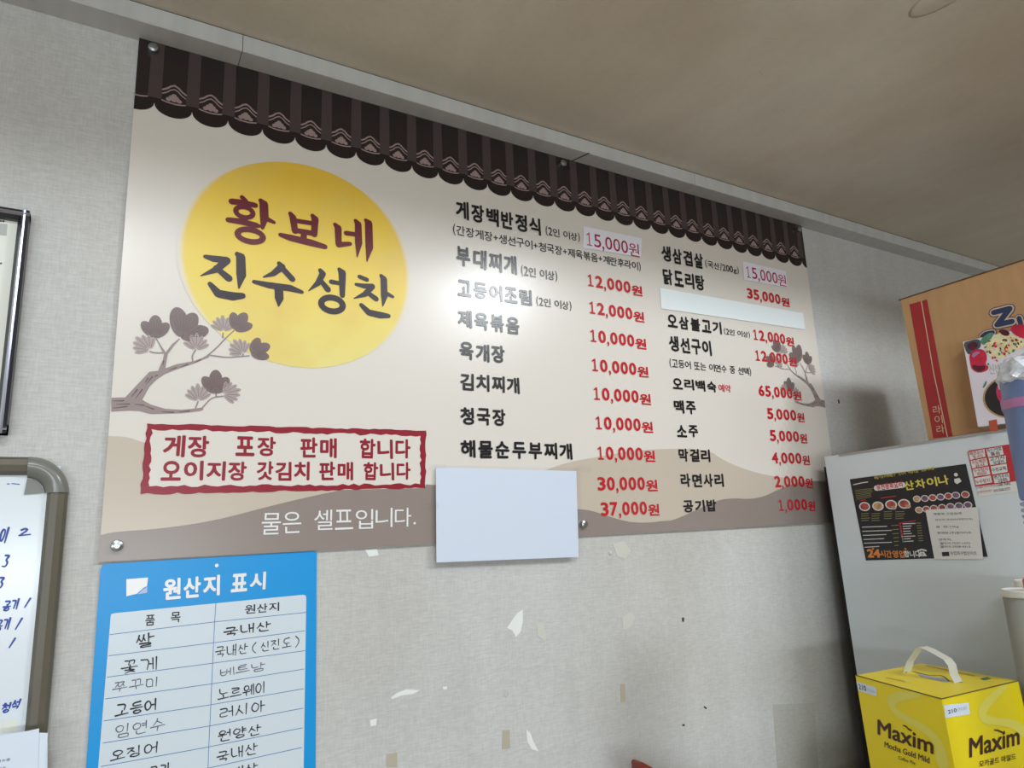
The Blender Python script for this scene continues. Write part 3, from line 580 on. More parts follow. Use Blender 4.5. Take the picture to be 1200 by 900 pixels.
def digit(bm, F, ch, u0, v0, u1, h, bold, lv, mi):
    if ch != '1': words(bm, F, ch, u0, v0, u1, v0+h, bold, lv, mi); return
    w = (u1-u0)*(.20 if bold > .01 else .13); m_ = (u0+u1)/2; a, b = u0+(u1-u0)*.16, u1-(u1-u0)*.16
    ribbon(bm, F, [(m_, v0+w/2), (m_, v0+h-w/2)], w, lv, mi); ribbon(bm, F, [(m_, v0+h-w/2), (a+w*.3, v0+h*.80)], w*.85, lv, mi); ribbon(bm, F, [(a+w*.2, v0+w/2), (b-w*.2, v0+w/2)], w*.85, lv, mi)
def price(bm, F, s, u0, v0, u1, h, bold, lv=6, mi=0, won=.78):
    """rounded digits with their comma, then a smaller won sign"""
    head, tail = s.split(','); n = len(head)+len(tail); W = (u1-u0); wsz = .20*W; dw = (W-wsz-.06*W)/n
    u = u0
    for ch in head: digit(bm, F, ch, u+dw*.07, v0, u+dw*.93, h, bold, lv, mi); u += dw
    words(bm, F, ',', u+.006*W, v0-h*.22, u+.042*W, v0+h*.18, .02, lv, mi); u += .055*W
    for ch in tail: words(bm, F, ch, u+dw*.07, v0, u+dw*.93, v0+h, bold, lv, mi); u += dw
    words(bm, F, '원', u+.005*W, v0-h*.10, u1, v0+h*won, bold*.9, lv, mi)
for s, p in PRICE:
    bm = nb(); h = .0305
    price(bm, FW, s, p[0][0], p[0][1], p[1][0], h, .032); obj('price_text', bm, 'red', board)

# paper labels stuck over prices and a blank strip over one line
def stick(quad, nm, lab, txt=None):
    bm = nb(); prism(bm, [FW(u,v,7*STEP) for u, v in quad], (0,-.0004,0)); st = obj(nm, bm, 'sticker' if txt else 'tape', board, lab)
    if txt:
        bm = nb(); price(bm, FW, '15,000', txt[0][0], txt[0][1], txt[1][0], .0335 if txt[0][0] < 1.2 else .034, .004, 10, won=.95); obj('price_text', bm, 'magenta', st)
stick([(0.9546,0.7271),(1.1382,0.7305),(1.1314,0.6772),(0.9492,0.6713)], 'price_sticker', 'white paper price sticker on the top line of the left price column', [(0.9567,0.6796),(1.1260,0.7248)])
stick([(1.5105,0.7311),(1.6940,0.7305),(1.6938,0.6788),(1.5079,0.6761)], 'price_sticker', 'white paper price sticker on the top line of the right price column', [(1.5154,0.6843),(1.6897,0.7234)])
stick([(1.1857,0.6049),(1.7513,0.6082),(1.7502,0.5577),(1.1849,0.5498)], 'cover_strip', 'blank white strip pasted over one menu line')
# bolts
for bx_, bz in ((.0225,.0227),(.8995,.0245),(.0225,.8785),(.9015,.8768),(1.777,.0227),(1.777,.8775)):
    bm = nb(); lathe(bm, [(.0085,0),(.0085,.0085),(.0078,.0105),(.004,.0118),(.0002,.012)], (bx_, 0, bz), 20, 'Y'); b_ = obj('bolt', bm, 'chrome', board)
    for p in b_.data.polygons: p.use_smooth = False

# ---------------------------------------------------------------- blank sheet in a clear sleeve, taped below
sh = empty('paper_sheet', (.715, WALL_Y, -.045), 'blank white paper in a clear sleeve taped over the lower edge of the menu board', 'paper')
Q = [(0.5520,0.1447),(0.8866,0.1387),(0.8775,-0.0428),(0.5485,-0.0341)]
bm = nb(); prism(bm, [(u, -.0075-(.003 if i in (2,3) else 0), v) for i, (u, v) in enumerate(Q)], (0,-.0008,0)); obj('sheet', bm, 'paper', sh)
bm = nb(); q2 = [(0.5472,0.1497),(0.8967,0.1442),(0.8897,-0.0452),(0.8014,-0.0582),(0.6417,-0.0528),(0.5420,-0.0392)]; a = [bm.verts.new((u, -.0092-(.003 if v < 0 else 0), v)) for u, v in q2]; bm.faces.new(a); obj('clear_sleeve', bm, 'film', sh)
for t in ([(0.5246,0.0764),(0.5567,0.0774),(0.5564,0.0660),(0.5297,0.0650)], [(0.8810,0.1506),(0.9275,0.1491),(0.9266,0.1377),(0.8802,0.1394)], [(0.5364,0.1496),(0.5728,0.1516),(0.5726,0.1432),(0.5362,0.1397)]):
    bm = nb(); bm.faces.new([bm.verts.new((u, -.0096, v)) for u, v in t]); obj('tape', bm, 'film', sh)

# ---------------------------------------------------------------- blue origin notice
sheet = empty('origin_notice', (.165, WALL_Y, -.26), 'blue plastic origin notice with a white handwritten table under the menu board', 'notice')
FO = Frame((0,.0045,0), (1,0,0), (0,0,1), (0,-1,0))
bl, brr = [(0.0036,-0.0039)][0], [(0.3277,-0.0013)][0]
tl = [(0.0031,-0.0113),(0.0053,-0.0051),(0.0135,-0.0034),(0.3233,-0.0011),(0.3282,-0.0048),(0.3279,-0.0100)]; 
bm = nb(); prism(bm, [FO(u,v,0) for u, v in tl] + [FO(.3335,-.50,0), FO(.005,-.50,0)], (0,.002,0)); obj('panel', bm, 'blue', sheet)
bm = nb(); ink_poly(bm, FO, [(0.0212,-0.0792),(0.0221,-0.0771),(0.0267,-0.0764),(0.3050,-0.0731),(0.3098,-0.0744),(0.3111,-0.0787)] + [(.3125,-.49),(.0175,-.49)], 1); obj('form_print', bm, 'form', sheet)
bm = nb()
rows = [[(0.0220,-0.1066),(0.1667,-0.1032),(0.3112,-0.1025)], [(0.0224,-0.1365),(0.1669,-0.1349),(0.3100,-0.1322)], [(0.0221,-0.1663),(0.1663,-0.1655),(0.3102,-0.1642)], [(0.0221,-0.1962),(0.1662,-0.1961),(0.3095,-0.1933)], [(0.0225,-0.2262),(0.1664,-0.2268),(0.3093,-0.2242)], [(0.0233,-0.2562),(0.1659,-0.2575),(0.3091,-0.2543)], [(0.0229,-0.2873),(0.1661,-0.2875),(0.3089,-0.2845)], [(0.0233,-0.3169),(0.1667,-0.3176),(0.3087,-0.3144)], [(0.0242,-0.3485),(0.1670,-0.3488),(0.3085,-0.3455)]]
for r_ in rows: ribbon(bm, FO, r_, .0009, 2)
ribbon(bm, FO, [[(0.1673,-0.0746)][0], (.1895,-.30), (.1900,-.49)][:1] + [(0.1667,-0.1032),(0.1663,-0.1655),(0.1664,-0.2268),(0.1661,-0.2875),(0.1667,-0.3487)], .0009, 2)
obj('table_line', bm, 'line', sheet)
for s, p in (('원산지', [(0.0885,-0.0634),(0.1743,-0.0311)]), ('표시', [(0.1871,-0.0601),(0.2450,-0.0311)])):
    bm = nb(); syllables(bm, FO, s, p[0][0], p[0][1], p[1][0], p[1][1], .036, 3, rot=.008); obj('notice_title_text', bm, 'white', sheet)
bm = nb()
ink_poly(bm, FO, [(0.0384,-0.0280),(0.0678,-0.0275),(0.0671,-0.0404),(0.0627,-0.0423),(0.0538,-0.0506),(0.0400,-0.0532)], 3)
obj('white_square_print', bm, 'white', sheet)
bm = nb(); ink_poly(bm, FO, circ(*[(0.1660,-0.0157)][0], .0028), 3); obj('hanging_hole', bm, 'white', sheet)
bm = nb(); ink_poly(bm, FO, [(0.0675,-0.0412),(0.0677,-0.0503),(0.0549,-0.0515),(0.0615,-0.0452)], 3); obj('worn_print', bm, 'cupr', sheet)
for s, p in (('품', [(0.0671,-0.0990),(0.0818,-0.0832)]), ('목', [(0.1018,-0.0984),(0.1175,-0.0825)]), ('원산지', [(0.2108,-0.0957),(0.2675,-0.0815)])):
    bm = nb(); syllables(bm, FO, s, p[0][0], p[0][1], p[1][0], p[1][1], .014, 3, rot=.0); obj('form_heading_text', bm, 'marker', sheet)
HW = [('쌀', [(0.0563,-0.1305),(0.0841,-0.1104)], 1), ('꽃게', [(0.0390,-0.1651),(0.0896,-0.1474)], 0), ('쭈꾸미', [(0.0298,-0.1889),(0.0940,-0.1756)], -1), ('고등어', [(0.0362,-0.2222),(0.0915,-0.2061)], 1), ('임연수', [(0.0365,-0.2524),(0.1059,-0.2354)], -1), ('오징어', [(0.0327,-0.2824),(0.0974,-0.2689)], 0), ('구리', [(0.0854,-0.3144),(0.1146,-0.3010)], 0),
 ('국내산', [(0.1798,-0.1271),(0.2556,-0.1134)], 1), ('국내산(신진도)', [(0.1690,-0.1582),(0.3064,-0.1425)], 0), ('베트남', [(0.1759,-0.1877),(0.2493,-0.1754)], -1), ('노르웨이', [(0.1747,-0.2218),(0.2514,-0.2056)], 0), ('러시아', [(0.1785,-0.2492),(0.2510,-0.2343)], 0), ('원양산', [(0.1773,-0.2830),(0.2453,-0.2683)], 0), ('국내산', [(0.1774,-0.3121),(0.2403,-0.2966)], 0), ('국내산', [(0.1786,-0.3394),(0.2413,-0.3256)], 0)]
for s, p, k in HW:
    bm = nb(); hand(bm, FO, s, p[0][0], p[0][1], p[1][0], p[1][1], (.0015 if len(s) > 5 else .0018)+.0004*k, 3, rise=.02, slant=-.02); obj('handwriting', bm, 'markerl' if k < 0 else 'marker', sheet)

# ---------------------------------------------------------------- whiteboard at the left edge
wb = empty('whiteboard', (-.5, WALL_Y, -.35), 'whiteboard with olive grey frame and blue marker notes at the left edge', 'whiteboard')
RX, TZ = -.046, .155          # outer right side, outer top
FWB = Frame((0,-.004,0), (1,0,0), (0,0,1), (0,-1,0))
obj('writing_surface', box(nb(), (-.96, -.004, -.72), (RX-.012, WALL_Y, TZ-.012)), 'wb', wb)
def bar(a, b, horiz):
    bm = nb(); w = .026
    if horiz: prof = [(0,WALL_Y-TZ*0),(0,-.010),(-.004,-.016),(-.012,-.0185),(-.021,-.016),(-w,-.008),(-w,WALL_Y)]
    prof = [(0,WALL_Y),(0,-.010),(-.004,-.016),(-.012,-.0185),(-.021,-.016),(-w,-.008),(-w,WALL_Y)]
    if horiz: prism(bm, [(a, y, TZ+d) for d, y in prof], (b-a,0,0))
    else: prism(bm, [(RX+d, y, a) for d, y in prof], (0,0,b-a))
    return bm
obj('frame_rail', bar(-.96, RX-.052, True), 'wbf', wb); obj('frame_rail', bar(-.72, TZ-.052, False), 'wbf', wb)
bm = nb(); R0 = .052; c = (RX-R0, TZ-R0); seg = 10
prof = [(0,WALL_Y),(-.0005,-.012),(-.005,-.019),(-.013,-.0215),(-.022,-.019),(-.028,-.010),(-.031,-.006),(-.031,WALL_Y)]
rg = []
for k in range(seg+1):
    a = math.pi/2*k/seg
    rg.append([bm.verts.new((c[0]+(R0+d+.0008)*math.cos(a), y, c[1]+(R0+d+.0008)*math.sin(a))) for d, y in prof])
for A, B in zip(rg, rg[1:]):
    for j in range(len(prof)-1): bm.faces.new([A[j], A[j+1], B[j+1], B[j]])
fan = [bm.verts.new((c[0]+(R0-.031)*math.cos(math.pi/2*k/seg), -.0065, c[1]+(R0-.031)*math.sin(math.pi/2*k/seg))) for k in range(seg+1)]
bm.faces.new(fan + [bm.verts.new((c[0]-.002, -.0065, c[1]-.002))])
bmesh.ops.recalc_face_normals(bm, faces=bm.faces); obj('frame_corner', bm, 'wbc', wb, smooth=True)
for s, p, w in (('이', [(-0.1253,0.0344),(-0.1143,0.0560)], .0032), ('2', [(-0.1022,0.0424),(-0.0877,0.0530)], .0034), ('3', [(-0.1177,0.0000),(-0.1092,0.0169)], .0034), ('3', [(-0.1206,-0.0284),(-0.1124,-0.0134)], .0034),
  ('공기', [(-0.1120,-0.0596),(-0.0928,-0.0460)], .0030), ('/', [(-0.0879,-0.0567),(-0.0796,-0.0450)], .0030), ('공기', [(-0.1187,-0.0856),(-0.1007,-0.0708)], .0030), ('/', [(-0.0964,-0.0855),(-0.0871,-0.0712)], .0030), ('/', [(-0.1013,-0.1093),(-0.0928,-0.0975)], .0030), ('청석', [(-0.1014,-0.1930),(-0.0801,-0.1815)], .0028), ('공', [(-0.1130,-0.1911),(-0.1042,-0.1778)], .0028)):
    bm = nb(); hand(bm, FWB, s, p[0][0], p[0][1], p[1][0], p[1][1], w*.8, 2, slant=.15, rise=.15); obj('marker_writing', bm, 'bluem', wb)
bm = nb(); ribbon(bm, FWB, [(-0.1212,0.1166),(-0.1186,0.1166)], .0012, 2); ribbon(bm, FWB, [(-0.1157,0.1171),(-0.1110,0.1165),(-0.1067,0.1160)], .0012, 2)
obj('marker_writing', bm, 'bluem', wb)
bm = nb(); ink_poly(bm, FWB, [(-0.1141,-0.2020),(-0.0990,-0.2040),(-0.0977,-0.2191),(-0.1128,-0.2174)], 1); ink_poly(bm, FWB, [(-0.0974,-0.2033),(-0.0807,-0.2051),(-0.0798,-0.2208),(-0.0964,-0.2193)], 1); obj('tape_residue', bm, 'doc', wb)

# ---------------------------------------------------------------- framed certificate at the left edge
FRX, FRT, FRB = -.1275, .5325, .188
pf = empty('picture_frame', (-.3, WALL_Y, .36), 'black and silver framed certificate cut by the left edge of the view', 'picture frame')
def fbar(lo, hi, prof, m, nm, horiz):
    bm = nb()
    if horiz == 'r': prism(bm, [(FRX-d, y, lo) for d, y in prof], (0,0,hi-lo))
    if horiz == 't': prism(bm, [(lo, y, FRT-d) for d, y in prof], (hi-lo,0,0))
    if horiz == 'b': prism(bm, [(lo, y, FRB+d) for d, y in prof], (hi-lo,0,0))
    obj(nm, bm, m, pf)
pb = [(0,WALL_Y),(0,-.018),(.0045,-.021),(.0045,WALL_Y)]; ps = [(.0045,WALL_Y),(.0045,-.021),(.007,-.022),(.0095,-.019),(.0095,WALL_Y)]; pi_ = [(.0095,WALL_Y),(.0095,-.0185),(.0145,-.010),(.0145,WALL_Y)]
for h, lo, hi in (('r', FRB, FRT), ('t', -.47, FRX), ('b', -.47, FRX)):
    fbar(lo, hi, pb, 'frame', 'frame_edge', h); fbar(lo, hi, ps, 'silver', 'silver_ridge', h); fbar(lo, hi, pi_, 'frame', 'inner_lip', h)
obj('certificate', box(nb(), (-.47, -.002, FRB+.005), (FRX-.005, WALL_Y, FRT-.005)), 'doc', pf)
FC = Frame((0,-.002,0), (1,0,0), (0,0,1), (0,-1,0)); bm = nb()
ink_poly(bm, FC, [(-0.1754,0.5106),(-0.1553,0.5121),(-0.1545,0.4930),(-0.1737,0.4923)], 1); obj('grey_print', bm, 'grey', pf)
bm = nb()
for p in [(-0.1638,0.5153),(-0.1605,0.5156),(-0.1669,0.5149)]: ink_poly(bm, FC, circ(p[0], p[1], .0015), 1)
ink_poly(bm, FC, [(-0.1611,0.4488),(-0.1563,0.4493),(-0.1563,0.4467),(-0.1609,0.4462)], 1)
obj('small_print', bm, 'dark', pf, kind='stuff')

# papers at the lower left corner, held by a clip tray on the wall
for i, (qd, y0, lab) in enumerate((([(-0.1084,-0.2134),(-0.0671,-0.2131),(-0.0541,-0.2121),(-0.0497,-0.2892),(-0.1026,-0.2781)], -.049, 'front white paper of the loose sheets at the lower left corner'), ([(-0.1081,-0.2176),(-0.0529,-0.2180),(-0.0437,-0.2199),(-0.0433,-0.2906),(-0.1026,-0.2781)], -.0475, 'white paper just behind the front sheet at the lower left corner'), ([(-0.1074,-0.2246),(-0.0558,-0.2291),(-0.0432,-0.2301),(-0.0395,-0.2914),(-0.1026,-0.2781)], -.046, 'rearmost white paper peeking out at the lower left corner'))):
    o = nb(); prism(o, [(u, y0, v) for u, v in qd], (0,.0006,0))
    ob = obj('loose_paper', o, 'paper', None, lab, cat='paper', group='loose papers at the lower left', pivot=(-.1, y0, -.36))
    if i == 0:
        Fp = Frame((0,y0,0), (1,0,0), (0,0,1), (0,-1,0)); t = nb(); w_ = [(-0.0978,-0.2462),(-0.0824,-0.2430)]
        syllables(t, Fp, '영수증', w_[0][0], w_[0][1], w_[1][0], w_[1][1], 0, 2); w_ = [(-0.0971,-0.2544),(-0.0871,-0.2521)]; syllables(t, Fp, '접수처', w_[0][0], w_[0][1], w_[1][0], w_[1][1], 0, 2); obj('printed_text', t, 'dark', ob)
tr = empty('paper_tray', (-.1, WALL_Y, -.39), 'clear wall tray holding the loose papers below the whiteboard', 'tray')
bm = nb(); box(bm, (-.30,-.056,-.52), (-.055,-.053,-.335)); obj('front_panel', bm, 'film', tr)
bm = nb(); box(bm, (-.30,-.053,-.52), (-.055,-.0195,-.515)); obj('bottom_panel', bm, 'film', tr)

# ---------------------------------------------------------------- refrigerator on the right
FX = 1.68
fg = empty('refrigerator', (FX+.3, -.3, FLOOR), 'pale grey refrigerator on the right with leaflets stuck to its side', 'refrigerator')
top, ft = .1775, -.66
side = [(-.0596,.176),(ft,.192),(ft,FLOOR+.08),(-.095,FLOOR+.08)]
bm = nb(); prism(bm, [(FX,y,z) for y, z in side], (.62,0,0))
bmesh.ops.bevel(bm, geom=[e for e in bm.edges if abs(e.verts[0].co.y-ft)<.01 and abs(e.verts[1].co.y-ft)<.01], offset=.012, segments=3, affect='EDGES')
obj('cabinet', bm, 'fridge', fg)
bm = nb(); prism(bm, [(FX-.003,y,z) for y, z in [(-.105,.1725),(-.105,.1775),(ft,.1975),(ft,.1905)]], (.62,0,0)); obj('top_lip', bm, 'fridged', fg)
bm = nb(); prism(bm, [(FX+.02,y,z) for y, z in [(-.040,.150),(-.062,.150),(-.10,FLOOR+.1),(-.060,FLOOR+.1)]], (.56,0,0)); obj('rear_panel', bm, 'rubber', fg)
bm = nb(); box(bm, (FX,ft-.055,FLOOR+.1), (FX+.62,ft-.012,.185), .008); obj('door', bm, 'fridge', fg)
bm = nb(); box(bm, (FX+.02,ft-.012,FLOOR+.1), (FX+.6,ft,.18)); obj('gasket', bm, 'rubber', fg)
bm = nb(); tube(bm, [(FX+.06,ft-.055,-.1),(FX+.06,ft-.09,-.12),(FX+.06,ft-.09,-.5),(FX+.06,ft-.055,-.52)], .009); obj('door_handle', bm, 'chrome', fg)
for fx_ in (FX+.04, FX+.58):
    for fy in (-.14, ft+.06):
        bm = nb(); lathe(bm, [(.02,0),(.02,.08),(.012,.1)], (fx_,fy,FLOOR), 14); obj('foot', bm, 'rubber', fg)
FF = Frame((FX,0,0), (0,-1,0), (0,0,1), (-1,0,0))
def leaf_(name, quad, m, th, label, cat='leaflet', lv=0):
    bm = nb(); off = lv*.0012; prism(bm, [FF(u,v,.0006+off) for u, v in quad], (-th,0,0)); c_ = [sum(p[i] for p in quad)/len(quad) for i in (0,1)]
    return obj(name, bm, m, None, label, cat=cat, pivot=(FX, -c_[0], c_[1]))
fl = leaf_('menu_leaflet', [(0.1253,0.1106),(0.4131,0.1237),(0.4253,-0.0806),(0.1392,-0.0952)], 'fl_black', .0004, 'black glossy takeaway leaflet with yellow lettering on the refrigerator side')
FL = Frame((FX-.0010,0,0), (0,-1,0), (0,0,1), (-1,0,0))
def fw(s, p, m, bold=.01, rot=-.06, nm='leaflet_text', par=None, F=None):
    bm = nb(); syllables(bm, F or FL, s, p[0][0], p[0][1], p[1][0], p[1][1], bold, 3, rot=rot); return obj(nm, bm, m, par or fl)
ROTF = .08
fw('산차이나', [(0.2654,0.0727),(0.3738,0.0946)], 'fl_yel', .03, ROTF)
bm = nb(); ribbon(bm, FL, [(0.1944,0.0832),(0.2634,0.0865)], .0135, 2); obj('name_band', bm, 'fl_wh', fl)
fw('뮤전중화요리', [(0.1956,0.0769),(0.2636,0.0915)], 'fl_red', .03, ROTF)
fw('배달가능지역매탄구 전지역 배달되요 있습니다!', [(0.1932,0.1050),(0.3434,0.1129)], 'fl_yel', .0, ROTF)
# small mascot-sized white blot is left as two plain patches
bm = nb(); ink_poly(bm, FL, circ(*[(0.3886,0.1013)][0], .0042), 2); ink_poly(bm, FL, [(0.3834,0.0918),(0.3948,0.0936),(0.3984,0.0856),(0.3877,0.0799),(0.3829,0.0841)], 2); obj('white_mark', bm, 'fl_wh', fl)
def dishes(cs, ru, rv, foods):
    a, b = nb(), nb()
    for i, c_ in enumerate(cs):
        ink_poly(a, FL, circ(c_[0], c_[1], ru, rv, 20), 2 + (i%2)*.6)
        ink_poly(b, FL, circ(c_[0], c_[1], ru*.78, rv*.76, 16), 3 + (i%2)*.6, i % len(foods))
    obj('dish_plate_print', a, 'fl_wh', fl, kind='stuff'); obj('dish_food_print', b, foods, fl, kind='stuff')
dishes([(0.1563,0.0390),(0.1921,0.0386),(0.2263,0.0408),(0.2591,0.0413)], .0150, .0115, ['fl_food','fl_food2','fl_food','fl_food'])
dishes([(0.2319,0.0342),(0.2672,0.0355)], .0070, .0052, ['fl_food2'])
dishes([(0.2916,0.0514),(0.3105,0.0517),(0.3286,0.0524),(0.3468,0.0530),(0.3643,0.0542),(0.3812,0.0551),(0.4016,0.0557)], .0092, .0078, ['fl_food2','fl_pur','fl_food','fl_pur','fl_food','fl_pur','fl_food'])
dishes([(0.2924,0.0253),(0.3100,0.0265),(0.3278,0.0277),(0.3468,0.0290),(0.3655,0.0303),(0.3840,0.0311),(0.4032,0.0323)], .0092, .0078, ['fl_food2','fl_food','fl_food','fl_food','fl_pur','fl_pur','fl_pur'])
lr = random.Random(7); bo, bw, bg = nb(), nb(), nb()
for x0 in (85, 190, 310, 418):
    for k in range(4):
        y = (468 if x0 < 300 else 450)+k*20; p = [(0.1419,0.1571),(0.4631,0.1258),(0.1029,-0.1029),(0.4271,-0.0944)] + [(1200,900)]
        a = FPX(x0, y, p); b = FPX(x0+70+lr.random()*20, y-3, p); ribbon(bo, FL, [a, b], .0016, 2)
p = [(0.1419,0.1571),(0.4631,0.1258),(0.1029,-0.1029),(0.4271,-0.0944)] + [(1200,900)]
for k in range(6):
    y = 585+k*36 - (k>3)*4
    ribbon(bw, FL, [FPX(95+k*5, y, p), FPX(255+lr.random()*130, y-8, p)], .0017, 2); ribbon(bo, FL, [FPX(380+k*6, y-14, p), FPX(445, y-18, p)], .0017, 2)
for k in range(8):
    y = 556+k*22
    ribbon(bw, FL, [FPX(485+k*2, y, p), FPX(545+lr.random()*60, y-4, p)], .0017, 2); ribbon(bo, FL, [FPX(608+k*3, y-6, p), FPX(645+k*3, y-8, p)], .0017, 2)
    ink_poly(bg, FL, circ(*FPX(460+k*4, y, p), .0026, n=10), 2, 0 if k < 5 else (1 if k == 5 else 2))
for k in range(6): ribbon(bo, FL, [FPX(25+k*2, 262+k*16, p), FPX(180+lr.random()*30, 245+k*14, p)], .0014, 2)
ribbon(bw, FL, [FPX(5,212,p), FPX(90,195,p), FPX(150,188,p)], .0022, 2)
ribbon(bg, FL, [FPX(455,550,p), FPX(600,528,p)], .0018, 2, 0)
ribbon(bg, FL, [FPX(70,352,p), FPX(130,346,p)], .002, 2, 0); ribbon(bg, FL, [FPX(280,330,p), FPX(420,312,p)], .0022, 2, 0)
obj('small_yellow_print', bo, 'fl_mut', fl, kind='stuff'); obj('small_white_print', bw, 'fl_wh', fl, kind='stuff'); obj('bullet_print', bg, ['fl_red','fl_or','fl_teal'], fl, kind='stuff')
bm = nb(); w_ = [(0.1457,-0.0878),(0.1806,-0.0664)]; words(bm, FL, '24', w_[0][0], w_[0][1], w_[1][0], w_[1][1], .05, 3); obj('leaflet_text', bm, 'fl_or', fl)
fw('시간영업', [(0.1790,-0.0866),(0.2425,-0.0693)], 'fl_or', .03, .0)
fw('합니다', [(0.2401,-0.0849),(0.2802,-0.0694)], 'fl_wh', .03, .0)
bm = nb()
for x_, y_ in ((203,775),(510,775)):
    c_ = FPX(x_, y_, p); ink_poly(bm, FL, [(c_[0]+(.0042 if i%2==0 else .0018)*math.sin(i*math.pi/5), c_[1]+(.0042 if i%2==0 else .0018)*math.cos(i*math.pi/5)) for i in range(10)], 3)
obj('star_print', bm, 'fl_or', fl)
bm = nb(); ribbon(bm, FL, [FPX(620,792,p), FPX(655,780,p), FPX(692,790,p)], [.004,.0035,.004], 3); ink_poly(bm, FL, [FPX(a_, b_, p) for a_, b_ in ((640,800),(675,800),(700,838),(622,840))], 3); obj('telephone_print', bm, 'fl_wh', fl)
bm = nb(); ring(bm, FL, *FPX(660,820,p), .0022, .002, .001, 4); obj('telephone_dial', bm, 'fl_black', fl)

cd = leaf_('business_card', [(0.3085,0.0253),(0.4232,0.0267),(0.4167,-0.0854),(0.3115,-0.0881)], 'fl_wh', .0004, 'white typed card pinned over the lower right corner of the black leaflet', 'card', 2)
FK_ = Frame((FX-.0034,0,0), (0,-1,0), (0,0,1), (-1,0,0))
for s, q_, sz in (('제 품 명 : 고칼륨메', '710,474 955,448', 0), ('원산지 : 국내산(대전산)', '728,528 1055,502', 0), ('용량:10kg', '735,590 932,566', 0), ('판매원:(주)팜아이트', '748,645 1045,618', 0), ('연락처 :', '758,700 872,680', 0), ('☎ 010-7527-1475', '765,735 1030,708', 0), ('☎ 010-2928-4315', '768,762 1035,738', 0), ('노원구헌데아트단지', '862,826 1090,796', 0)):
    pass
CARDTXT = [('제품명:고칼슘메', [(0.3248,0.0120),(0.3874,0.0172)]), ('원산지:국내산(대한민국)', [(0.3273,-0.0016),(0.4092,0.0029)]), ('용  량:10kg', [(0.3266,-0.0177),(0.3770,-0.0124)]), ('판매원:(주)팜아이트', [(0.3277,-0.0320),(0.4022,-0.0259)]), ('연락처:', [(0.3280,-0.0462),(0.3576,-0.0412)]), ('☎010-7527-1475', [(0.3284,-0.0547),(0.3949,-0.0488)]), ('☎010-2928-4315', [(0.3280,-0.0622),(0.3949,-0.0562)]), ('농업회사법인아트', [(0.3493,-0.0777),(0.4057,-0.0695)])]
for s, w_ in CARDTXT:
    bm = nb(); words(bm, FK_, s, w_[0][0], w_[0][1], w_[1][0], max(w_[1][1], w_[0][1]+.0052), .0, 1); obj('card_text', bm, 'dark', cd)
bm = nb(); ink_poly(bm, FK_, [(0.3308,-0.0719),(0.3469,-0.0707),(0.3464,-0.0803),(0.3306,-0.0811)], 1); obj('card_logo', bm, 'fl_black', cd)

st = leaf_('service_sticker', [(0.4212,0.1492),(0.4242,0.1527),(0.4946,0.1565),(0.5205,0.1577),(0.5227,0.0575),(0.4964,0.0555),(0.4313,0.0497),(0.4277,0.0516)], 'fl_wh', .0003, 'white sticker with a red grid of service boxes near the refrigerator top', 'sticker')
FS = Frame((FX-.0009,0,0), (0,-1,0), (0,0,1), (-1,0,0)); 
bm = nb(); ink_poly(bm, FS, [(0.4212,0.1492),(0.4242,0.1527),(0.4946,0.1565),(0.5205,0.1577),(0.5221,0.0788),(0.4255,0.0718)], 1); obj('red_ground', bm, 'fl_red', st)
p9 = [(0.4048,0.2099),(0.5369,0.1914),(0.3774,0.0389),(0.5106,0.0327)] + [(700,800)]; bm = nb(); bt, bd = nb(), nb()
SV = [('싱크대',''),('하수구','뚫음'),('수전','누수탐지'),('보일러','배관')]
cells = [((148,270),(318,238),(330,318),(164,352)), ((335,238),(500,208),(520,295),(358,322)), ((170,362),(340,330),(358,408),(186,440)), ((362,330),(540,305),(545,382),(380,408)), ((192,450),(362,420),(382,505),(206,530)), ((385,420),(548,392),(560,478),(402,506)), ((212,545),(384,515),(402,588),(228,618)), ((408,518),(572,490),(582,572),(425,598))]
tx = [('배관공사','및 수리'),('하수구막힘','뚫음'),('수도배관','공사'),('고가사','보일러'),('누수탐지','화장실공사'),('수전교체',),('누수탐지',),('변기수리','고압세척')]
for i, (c_, t_) in enumerate(zip(cells, tx)):
    ink_poly(bm, FS, [FPX(a_, b_, p9) for a_, b_ in c_], 2)
    L_ = len(t_)
    for j, s in enumerate(t_):
        hgt = .42 if L_ == 2 else .5
        x0 = c_[0][0]+18; x1 = c_[1][0]-8; yb = c_[0][1]+ (38 if L_ == 2 else 60) + j*36
        if L_ == 2 and j == 1: x0 += 30; x1 -= 20
        a_ = FPX(x0+j*8, yb, p9); b_ = FPX(x1+j*8, yb-60, p9)
        words(bt if i%2 == 0 else bd, FS, s, a_[0], a_[1], b_[0], b_[1] if False else a_[1]+.0085, .01, 3, rot=.085)
obj('sticker_box', bm, 'fl_wh', st, kind='stuff'); obj('red_sticker_text', bt, 'fl_red', st); obj('dark_sticker_text', bd, 'dark', st)
bm = nb()
for x0, x1, y in ((235,440,660),(250,400,706)):
    a_ = FPX(x0, y, p9); b_ = FPX(x1, y-20, p9); words(bm, FS, '누수탐지 하수구 인터넷', a_[0], a_[1], b_[0], a_[1]+.0055, 0, 2, rot=.085)
obj('footer_text', bm, 'fl_red', st)
bm = nb()
for x0, x1, y, s in ((450,590,632,'1588-7682'),(420,590,690,'010-3560-2777')):
    a_ = FPX(x0, y, p9); b_ = FPX(x1, y-20, p9); words(bm, FS, s, a_[0], a_[1], b_[0], a_[1]+.0055, 0, 2, rot=.085)
obj('footer_text', bm, 'dark', st)

